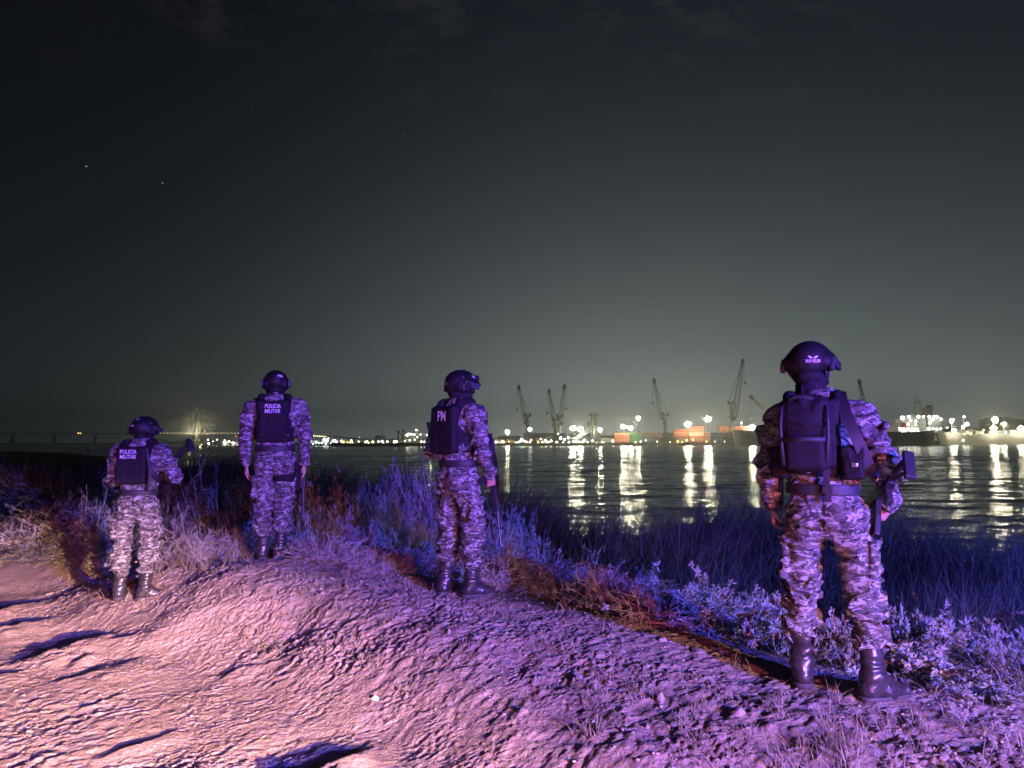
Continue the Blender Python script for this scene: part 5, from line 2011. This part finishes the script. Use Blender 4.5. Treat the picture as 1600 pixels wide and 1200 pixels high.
def second_ship():
    D = 545
    t = thing('cargo_ship', 1530, D, 'pale bulk ship with bright yellow deck floodlights at the right edge', 'ship', None, WATER_Z)
    m = MB()
    ship_hull(m, 1474, 1660, 678, D, 20, -1)
    part(m, 'hull', 'hull_pale', t)
    m = MB()
    for x0, y0, x1, y1 in ((1500, 671, 1521, 679), (1524, 674, 1537, 679), (1545, 673, 1569, 679), (1578, 672, 1604, 679)):
        pbox_free(m, x0, y0, x1, y1, D + 4, 12)
    part(m, 'hatch', 'roof', t)
    for x, y in ((1487, 655), (1505, 662), (1554, 654), (1568, 662), (1597, 668), (1505, 650)):
        m = MB()
        m.cyl(at(x, 679, D + 5), at(x, y, D + 5), .4, .25, 6)
        part(m, 'deck_post', 'hull_pale', t)
    for (x, y, r, mt) in ((1487, 657, 1.7, 'm_warm'), (1491, 673, 2.2, 'm_warm'), (1505, 667, 1.6, 'l_white'), (1511, 662.5, 1.9, 'l_white'), (1506.5, 651, 1.0, 'l_white'), (1555, 656, 2.4, 'm_warm'), (1553, 669.5, 2.4, 'm_warm'), (1569, 662.5, 1.6, 'm_warm'), (1596, 670, 2.4, 'm_warm'), (1505, 688, .9, 'l_white'), (1512, 676, .9, 'l_yellow'), (1517, 678, .8, 'l_yellow'), (1507, 678, .7, 'l_yellow'), (1557, 678, .8, 'l_yellow'), (1537, 672, .6, 'l_yellow'), (1480, 668, .6, 'l_white'), (1572, 676, .6, 'l_white'), (1603, 678, .8, 'l_yellow')):
        lamp(t, x, y, D - 3.0, r * .9, mt)
second_ship()

def behind_ship():
    D = 575
    t = thing('cargo_ship', 1190, D, 'plain grey ship hull half hidden by the left arm of the nearest person', 'ship', None, WATER_Z)
    m = MB()
    ship_hull(m, 1150, 1330, 675, D, 20, -1)
    part(m, 'hull', 'hull_pale', t)
    m = MB()
    pbox_free(m, 1180, 672, 1200, 676, D + 6, 8)
    part(m, 'deck_house', 'white_paint', t)
    m = MB()
    m.cyl(at(1158.5, 677, D + 8), at(1158.5, 661, D + 8), .5, .3, 6)
    part(m, 'mast', 'white_paint', t)
    lamp(t, 1158.5, 661, D + 6, .8, 'l_white')
    lamp(t, 1186, 673, D + 2, .8, 'l_amber')
behind_ship()

def left_vessels():
    D = 760
    t = thing('work_boat', 510, D, 'moored work boat covered in white and cyan lamps right of the straight person', 'boat', 'moored work boats on the far quay', WATER_Z)
    m = MB()
    ship_hull(m, 482, 531, 692.5, D, 10, 1)
    part(m, 'hull', 'hull', t)
    for x0, y0, x1 in ((486, 688, 497), (503, 685, 513), (517, 687, 526)):
        m = MB()
        pbox_free(m, x0, y0, x1, 693, D + 2, 6)
        part(m, 'deck_house', 'white_paint', t)
    for (x, y, r, mt) in ((485, 689, 1.0, 'd_white'), (494, 691, 1.1, 'd_white'), (499, 692, 1.0, 'd_cool'), (507, 687, 1.6, 'd_white'), (511, 689, 1.2, 'd_white'), (513, 685, .8, 'd_white'), (503, 692, 1.0, 'd_cool'), (509, 693.5, 1.0, 'd_cool'), (517, 693, 1.0, 'd_cool'), (522, 688.5, 1.5, 'd_white'), (526, 690.5, 1.1, 'd_warm'), (489, 693.5, .8, 'd_cool')):
        lamp(t, x, y, D - 1.5, r, mt)
    t = thing('work_boat', 547, D, 'moored barge with yellow floodlights next to the cyan lit work boat', 'boat', 'moored work boats on the far quay', WATER_Z)
    m = MB()
    ship_hull(m, 532, 562, 692.5, D, 10, 0)
    part(m, 'hull', 'hull', t)
    m = MB()
    pbox_free(m, 535, 688, 542, 693, D + 2, 6)
    part(m, 'deck_house', 'ochre', t)
    m = MB()
    m.cyl(at(552, 693, D + 3), at(561, 689, D + 3), .4, n=6)
    part(m, 'loading_arm', 'ochre', t)
    for (x, y, r, mt) in ((534, 689.5, 1.5, 'd_warm'), (536.5, 691, 1.2, 'd_yellow'), (543, 691, .8, 'd_yellow'), (549, 689, 1.4, 'd_warm'), (547, 692, 1.0, 'd_yellow'), (551, 692, .9, 'd_yellow'), (560.5, 690, .8, 'd_warm')):
        lamp(t, x, y, D - 1.5, r, mt)
    t = thing('dredger', 592, D, 'dark dredger with one thin tall mast and a row of deck lamps', 'ship', None, WATER_Z)
    m = MB()
    ship_hull(m, 567, 622, 692, D, 12, 1)
    part(m, 'hull', 'hull', t)
    m = MB()
    pbox_free(m, 585, 682, 602, 688, D + 3, 6)
    pbox_free(m, 588, 680, 593, 683, D + 3, 5)
    pbox_free(m, 572, 686, 620, 692.5, D + 4, 6)
    part(m, 'deck_house', 'crane_dark', t)
    m = MB()
    m.cyl(at(597.5, 684, D + 5), at(597.5, 667, D + 5), .5, .25, 6)
    part(m, 'mast', 'crane_dark', t)
    for (x, y, r, mt) in ((573, 690, 1.2, 'd_warm'), (576, 692.5, 1.1, 'd_warm'), (582.5, 690.5, 1.2, 'd_warm'), (585, 693, .9, 'd_yellow'), (591.5, 690, 1.1, 'd_cool'), (592, 693, .9, 'd_cool'), (597, 689.5, 1.2, 'd_white'), (599, 692.5, .9, 'd_warm'), (605, 690, 1.0, 'd_warm'), (607.5, 693, 1.0, 'd_yellow'), (570.5, 691, .8, 'd_warm')):
        lamp(t, x, y, D - 1.0, r, mt)
left_vessels()

def plant():
    D = 700
    t = thing('grain_terminal', 648, D, 'dark grain terminal tower with lit silos left of the turned person', 'tower')
    m = MB()
    pbox(m, 650, 671, 655, 690, D, 8)
    for k in range(5):
        y = 672 + k * 3.6
        pbox_free(m, 649.4, y, 655.6, y + .6, D - .4, 9)
    part(m, 'tower', 'silo', t)
    m = MB()
    for x in (633, 637.5, 642, 646.5):
        p = at(x, 683, D)
        m.cyl((p[0], D + 3, QZ), (p[0], D + 3, p[2]), 1.6, n=12)
        m.cyl((p[0], D + 3, p[2]), (p[0], D + 3, p[2] + 1.0), 1.6, .2, 12)
    part(m, 'silo', 'silo', t)
    m = MB()
    for a, b in (((621.5, 691), (622.5, 674)), ((629, 691), (629.5, 672))):
        pa, pb = at(*a, D), at(*b, D)
        m.tube([pa, pb], [1.1, .7], 6)
        m.box((pb[0], D, pb[2]), (2.2, 1.6, 2.0))
        m.cyl(pb, (pb[0] + 6, D, pb[2] - 7), .4, n=5)
    part(m, 'loading_arm', 'crane_dark', t)
    for (x, y, r, mt) in ((636, 680, 1.3, 'd_white'), (638, 678, 1.0, 'd_warm'), (642, 678.5, 1.1, 'd_white'), (647, 679, 1.1, 'd_white'), (650.5, 672, .8, 'd_white'), (616, 690.5, 1.2, 'd_white'), (619, 690, 1.3, 'd_white'), (657, 679, .7, 'd_white'), (652, 683, .6, 'd_warm'), (648, 687, .6, 'd_warm'), (640, 688, .7, 'd_warm'), (633, 689, .6, 'd_white')):
        lamp(t, x, y, D - 2, r, mt)
plant()

# ---- the cable stayed bridge, its long approach and the old bridge below
def big_bridge():
    D = 2500.0
    t = thing('cable_stayed_bridge', 311, D, 'cable stayed bridge with one lit pylon across the river at the left', 'bridge', None, WATER_Z)
    P = lambda x, y, d=0: at(x, y, D + d)
    m = MB()
    for k, (xa, xb) in enumerate(((-300, 100), (100, 240), (240, 311), (311, 390), (390, 470))):
        ya = lambda x: 677.4 + .0 * x + max(0, (x - 330)) ** 2 * .00006 + max(0, (240 - x)) ** 2 * .000004
        a, b = P(xa, ya(xa)), P(xb, ya(xb))
        m.poly([(a[0], D - 9, a[2] - 2.2), (b[0], D - 9, b[2] - 2.2), (b[0], D - 9, b[2] + .6), (a[0], D - 9, a[2] + .6), (a[0], D + 9, a[2] - 2.2), (b[0], D + 9, b[2] - 2.2), (b[0], D + 9, b[2] + .6), (a[0], D + 9, a[2] + .6)],
               [(0, 1, 2, 3), (4, 7, 6, 5), (3, 2, 6, 7), (0, 4, 5, 1), (0, 3, 7, 4), (1, 5, 6, 2)])
    # the viaduct comes towards the port on the right
    pts = [(470, 678.6, 2500), (510, 681, 2250), (550, 684.5, 2000), (590, 686.5, 1800), (640, 687.5, 1650), (700, 688.5, 1500)]
    for (xa, ya_, da), (xb, yb_, db) in zip(pts[:-1], pts[1:]):
        a, b = at(xa, ya_, da), at(xb, yb_, db)
        m.poly([(a[0], da, a[2] - 2.4), (b[0], db, b[2] - 2.4), (b[0], db, b[2] + .8), (a[0], da, a[2] + .8), (a[0] + 9, da + 16, a[2] - 2.4), (b[0] + 9, db + 16, b[2] - 2.4), (b[0] + 9, db + 16, b[2] + .8), (a[0] + 9, da + 16, a[2] + .8)],
               [(0, 1, 2, 3), (4, 7, 6, 5), (3, 2, 6, 7), (0, 4, 5, 1)])
    part(m, 'deck', 'bridge', t)
    for x, d in ((-150, 0), (20, 0), (85, 0), (150, 0), (215, 0), (395, 0), (440, 0)):
        p = P(x, 679)
        m = MB()
        m.box((p[0], D, (p[2] + WATER_Z - 3) / 2), (7, 10, p[2] - WATER_Z + 3))
        part(m, 'pier', 'bridge', t)
    for xa, ya_, da in pts[1:]:
        a = at(xa, ya_, da)
        m = MB()
        m.box((a[0] + 4, da + 8, (a[2] + WATER_Z) / 2 - 1.5), (4, 8, a[2] - WATER_Z - 2))
        part(m, 'pier', 'bridge', t)
    top, dk, wt = P(310.5, 635), P(310.5, 677), P(310.5, 700)
    m = MB()
    for sy in (-10, 10):
        m.tube([(dk[0] - 4, D + sy, WATER_Z - 2), (dk[0] - 3, D + sy * 1.2, dk[2]), (dk[0] - 1, D + sy * .3, top[2] - 18), (dk[0], D + sy * .2, top[2])], [5.0, 4.4, 3.4, 2.6], 8)
    m.box((dk[0] - 2, D, dk[2] - 5), (8, 26, 4))
    part(m, 'pylon', 'bridge', t)
    n = 14
    for sd in (-1, 1):
        for k in range(1, n + 1):
            m = MB()
            f = k / n
            hz = dk[2] + (top[2] - dk[2]) * (.36 + .60 * f)
            xe = 310.5 + sd * (6 + 66 * f) * (1.0 if sd < 0 else 1.35)
            e = P(xe, 677)
            m.cyl((dk[0], D - 3, hz), (e[0], D - 7, e[2]), .65, n=5)
            part(m, 'stay_cable', 'white_paint', t)
    for k in range(44):
        x = 240 + k * 5.3
        mt = 'l_red' if x > 455 and k % 2 else 'd_warm'
        lamp(t, x, 676.6 + max(0, x - 330) ** 2 * .00006, D - 10, .85 if x > 385 or x < 300 else .9, mt)
    for k in range(9):
        x = 484 + k * 3.1
        lamp(t, x, 680.7 + k * .18, 2240 - k * 18, 1.5, 'd_warm')
    for x in (562, 595, 608):
        lamp(t, x, 683.5 + (x - 562) * .07, 1850, .9, 'd_warm')
    lamp(t, 122.5, 676.5, D - 12, 2.4, 'l_amber')
    lamp(t, 125.5, 676.8, D - 12, 2.2, 'l_amber')
    # floodlamps at the foot of the pylon
    for x in (302, 319):
        p = P(x, 675.5)
        lo = point('pylon_floodlight', (p[0], D - 26, p[2] + 4), 1.2e5, (1, .86, .55), 1.0)
        lo.parent = t
        lo.location = Vector((p[0], D - 26, p[2] + 4)) - t.location
big_bridge()

def old_bridge():
    D = 2300.0
    t = thing('truss_bridge', 250, D, 'dark low old bridge running under the cable stayed bridge', 'bridge', None, WATER_Z)
    P = lambda x, y: at(x, y, D)
    m = MB()
    a, b = P(90, 694.5), P(310, 690.6)
    m.poly([(a[0], D - 5, a[2] - 1.5), (b[0], D - 5, b[2] - 1.5), (b[0], D - 5, b[2] + 1.2), (a[0], D - 5, a[2] + 1.2), (a[0], D + 5, a[2] - 1.5), (b[0], D + 5, b[2] - 1.5), (b[0], D + 5, b[2] + 1.2), (a[0], D + 5, a[2] + 1.2)],
           [(0, 1, 2, 3), (4, 7, 6, 5), (3, 2, 6, 7), (0, 4, 5, 1), (0, 3, 7, 4), (1, 5, 6, 2)])
    part(m, 'deck', 'old_bridge', t)
    for x in range(110, 310, 24):
        p = P(x, 693)
        m = MB()
        m.box((p[0], D, (p[2] + WATER_Z) / 2 - 1), (3, 6, p[2] - WATER_Z + 2))
        part(m, 'pier', 'old_bridge', t)
    for x0, y0, x1, y1 in ((241, 684, 268, 691.5), (268, 691, 310, 684), (310, 684, 330, 691)):
        m = MB()
        m.cyl(P(x0, y0), P(x1, y1), 1.3, n=5)
        part(m, 'truss', 'old_bridge', t)
    lamp(t, 149, 699, 1500, 1.0, 'd_white')
old_bridge()

def under_bridge_boats():
    D = 1100
    t = thing('work_boat', 350, D, 'brightly lit boat moored under the right span of the cable stayed bridge', 'boat', 'moored work boats on the far quay', WATER_Z)
    m = MB()
    ship_hull(m, 322, 384, 696.5, D, 10, -1)
    part(m, 'hull', 'hull', t)
    for x0, y0, x1 in ((346, 689, 356), (362, 691, 376)):
        m = MB()
        pbox_free(m, x0, y0, x1, 697, D + 2, 6)
        part(m, 'deck_house', 'white_paint', t)
    for (x, y, r, mt) in ((325, 687, 1.0, 'd_white'), (326, 693, 1.5, 'd_white'), (339, 687, .9, 'd_white'), (351, 688, 1.5, 'd_yellow'), (351, 692, 2.2, 'd_white'), (358, 690, 1.7, 'd_white'), (364, 692, 1.9, 'd_white'), (371, 696, 1.5, 'd_yellow'), (374, 691, 1.7, 'd_white'), (380, 689, 1.5, 'd_warm'), (379, 696, 1.3, 'd_yellow'), (333, 690, .7, 'd_white'), (369, 682, .9, 'l_red'), (377, 682, .9, 'l_red'), (378, 679, .9, 'l_red')):
        lamp(t, x, y, D - 2, r, mt)
under_bridge_boats()
# ------------------------------------------------------------------ lamps of the vehicle behind the viewer, and an added blue fill
spot('work_light', (4.3, -2.7, 1.35), (-3.5, 3.5, .0), 54000, (1, .56, .40), 35, .95, .06, 1.25, .56)
spot('beacon_red', (3.4, -4.6, 1.4), (-1.4, 4.0, .2), 4400, (1, .16, .26), 82, 1.0, .06)
point('beacon_and_fill_blue', (6.2, -4.2, 2.6), 27000, (.08, .075, 1.0), .06)
spot('beacon_and_fill_blue', (-1.5, -7.5, 2.6), (-4.2, 6.0, .0), 3400, (.12, .08, 1.0), 56, 1.0, .06)  # added blue fill for the left side and road, apart from the vehicle
spot('beacon_white', (4.9, -4.4, 2.2), (2.2, .6, .0), 8000, (1, .58, .70), 58, 1.0, .06, 1.1, .64)

# ------------------------------------------------------------------ night sky
def build_world():
    w = bpy.data.worlds.new('World')
    scene.world = w
    w.use_nodes = True
    nt = w.node_tree
    nt.nodes.clear()
    out = nt.nodes.new('ShaderNodeOutputWorld')
    bg = nt.nodes.new('ShaderNodeBackground')
    nt.links.new(bg.outputs[0], out.inputs[0])
    tc = nt.nodes.new('ShaderNodeTexCoord')
    sep = nt.nodes.new('ShaderNodeSeparateXYZ')
    nt.links.new(tc.outputs['Generated'], sep.inputs[0])
    def mth(op, a, b=None, c=None, clamp=False):
        n = nt.nodes.new('ShaderNodeMath')
        n.operation = op
        n.use_clamp = clamp
        for i, v in enumerate((a, b, c)):
            if v is None:
                continue
            if hasattr(v, 'node'):
                nt.links.new(v, n.inputs[i])
            else:
                n.inputs[i].default_value = v
        return n.outputs[0]
    z = mth('MAXIMUM', sep.outputs[2], 0.0)
    az = mth('ARCTAN2', sep.outputs[0], sep.outputs[1])
    da = mth('SUBTRACT', az, .17)
    sgn = mth('GREATER_THAN', da, 0.0)
    wid = mth('MULTIPLY_ADD', sgn, .26, .42)
    q = mth('DIVIDE', da, wid)
    gl = mth('EXPONENT', mth('MULTIPLY', mth('MULTIPLY', q, q), -1.0))
    lo = mth('EXPONENT', mth('DIVIDE', z, -.145))
    lo2 = mth('EXPONENT', mth('DIVIDE', z, -.035))
    wide = mth('MULTIPLY', lo, mth('MULTIPLY_ADD', gl, .93, .07))
    glow = mth('MULTIPLY_ADD', wide, .33, mth('MULTIPLY', mth('MULTIPLY', lo2, gl), .34))
    tone = ramp(nt, z, [(0.0, (.84, 1.0, 1.02)), (.2, (.80, 1.0, 1.06)), (.5, (.75, .95, 1.2))])
    vm = nt.nodes.new('ShaderNodeVectorMath')
    vm.operation = 'SCALE'
    nt.links.new(tone, vm.inputs[0])
    nt.links.new(glow, vm.inputs['Scale'])
    # thin cloud high up
    mp = nt.nodes.new('ShaderNodeMapping')
    mp.inputs['Scale'].default_value = (1.0, 1.0, 2.2)
    nt.links.new(tc.outputs['Generated'], mp.inputs[0])
    cn = noise(nt, mp.outputs[0], 16, 4, .6, .2)
    cm = noise(nt, mp.outputs[0], 2.3, 2, .5)
    cl = mth('MULTIPLY', mth('SUBTRACT', cn, .5, clamp=True), mth('SUBTRACT', cm, .44, clamp=True))
    up = nt.nodes.new('ShaderNodeMapRange')
    up.inputs['From Min'].default_value = .36
    up.inputs['From Max'].default_value = .48
    nt.links.new(z, up.inputs['Value'])
    cl = mth('MULTIPLY', mth('MULTIPLY', cl, up.outputs[0]), .38)
    cc = nt.nodes.new('ShaderNodeCombineXYZ')
    for i, k in enumerate((1.0, .98, .95)):
        nt.links.new(mth('MULTIPLY', cl, k), cc.inputs[i])
    base = nt.nodes.new('ShaderNodeVectorMath')
    base.operation = 'ADD'
    base.inputs[1].default_value = (.0022, .0028, .0042)
    nt.links.new(vm.outputs[0], base.inputs[0])
    ad = nt.nodes.new('ShaderNodeVectorMath')
    ad.operation = 'ADD'
    nt.links.new(base.outputs[0], ad.inputs[0])
    nt.links.new(cc.outputs[0], ad.inputs[1])
    # a few stars
    last = ad.outputs[0]
    for sx, sy, br in ((135, 260, .4), (254, 286, .2), (394, 168, .05), (633, 209, .07), (471, 386, .06), (546, 374, .05)):
        d = unit(ray(sx, sy))
        dt = nt.nodes.new('ShaderNodeVectorMath')
        dt.operation = 'DOT_PRODUCT'
        nrm = nt.nodes.new('ShaderNodeVectorMath')
        nrm.operation = 'DISTANCE'
        nt.links.new(tc.outputs['Generated'], nrm.inputs[0])
        nrm.inputs[1].default_value = tuple(d)
        hit = mth('LESS_THAN', nrm.outputs['Value'], .0008)
        s = nt.nodes.new('ShaderNodeVectorMath')
        s.operation = 'MULTIPLY_ADD'
        cx = nt.nodes.new('ShaderNodeCombineXYZ')
        for i in range(3):
            nt.links.new(hit, cx.inputs[i])
        nt.links.new(cx.outputs[0], s.inputs[0])
        s.inputs[1].default_value = (br, br, br)
        nt.links.new(last, s.inputs[2])
        last = s.outputs[0]
    nt.links.new(last, bg.inputs[0])
    bg.inputs[1].default_value = 1.0
build_world()

# ------------------------------------------------------------------ the damp air over the river
def build_haze():
    m = bpy.data.materials.new('haze')
    m.use_nodes = True
    nt = m.node_tree
    nt.nodes.clear()
    out = nt.nodes.new('ShaderNodeOutputMaterial')
    v = nt.nodes.new('ShaderNodeVolumePrincipled')
    v.inputs['Color'].default_value = (.9, .95, .92, 1)
    v.inputs['Density'].default_value = .00042
    v.inputs['Anisotropy'].default_value = .75
    nt.links.new(v.outputs[0], out.inputs['Volume'])
    b = MB()
    b.box((-400, 1700, 70), (7000, 3800, 160))
    o = b.build('haze', m)
    tag(o, kind='stuff')
build_haze()

# ------------------------------------------------------------------ camera and render
cam = bpy.data.cameras.new('camera')
cam.sensor_width = 36
cam.lens = 36 * FPX / 1600
cam.clip_start = .05
cam.clip_end = 20000
co = bpy.data.objects.new('camera', cam)
COL.objects.link(co)
co.matrix_world = Matrix(((CR[0], CU[0], -CF[0], CAM[0]), (CR[1], CU[1], -CF[1], CAM[1]), (CR[2], CU[2], -CF[2], CAM[2]), (0, 0, 0, 1)))
scene.camera = co
scene.view_settings.view_transform = 'Standard'
scene.view_settings.look = 'None'
scene.view_settings.exposure = 0
scene.view_settings.gamma = 1
scene.view_settings.use_curve_mapping = False
scene.render.engine = 'CYCLES'
scene.cycles.max_bounces = 5
scene.cycles.diffuse_bounces = 2
scene.cycles.glossy_bounces = 3
scene.cycles.use_denoising = True
scene.cycles.sample_clamp_indirect = 6
scene.cycles.use_light_tree = True
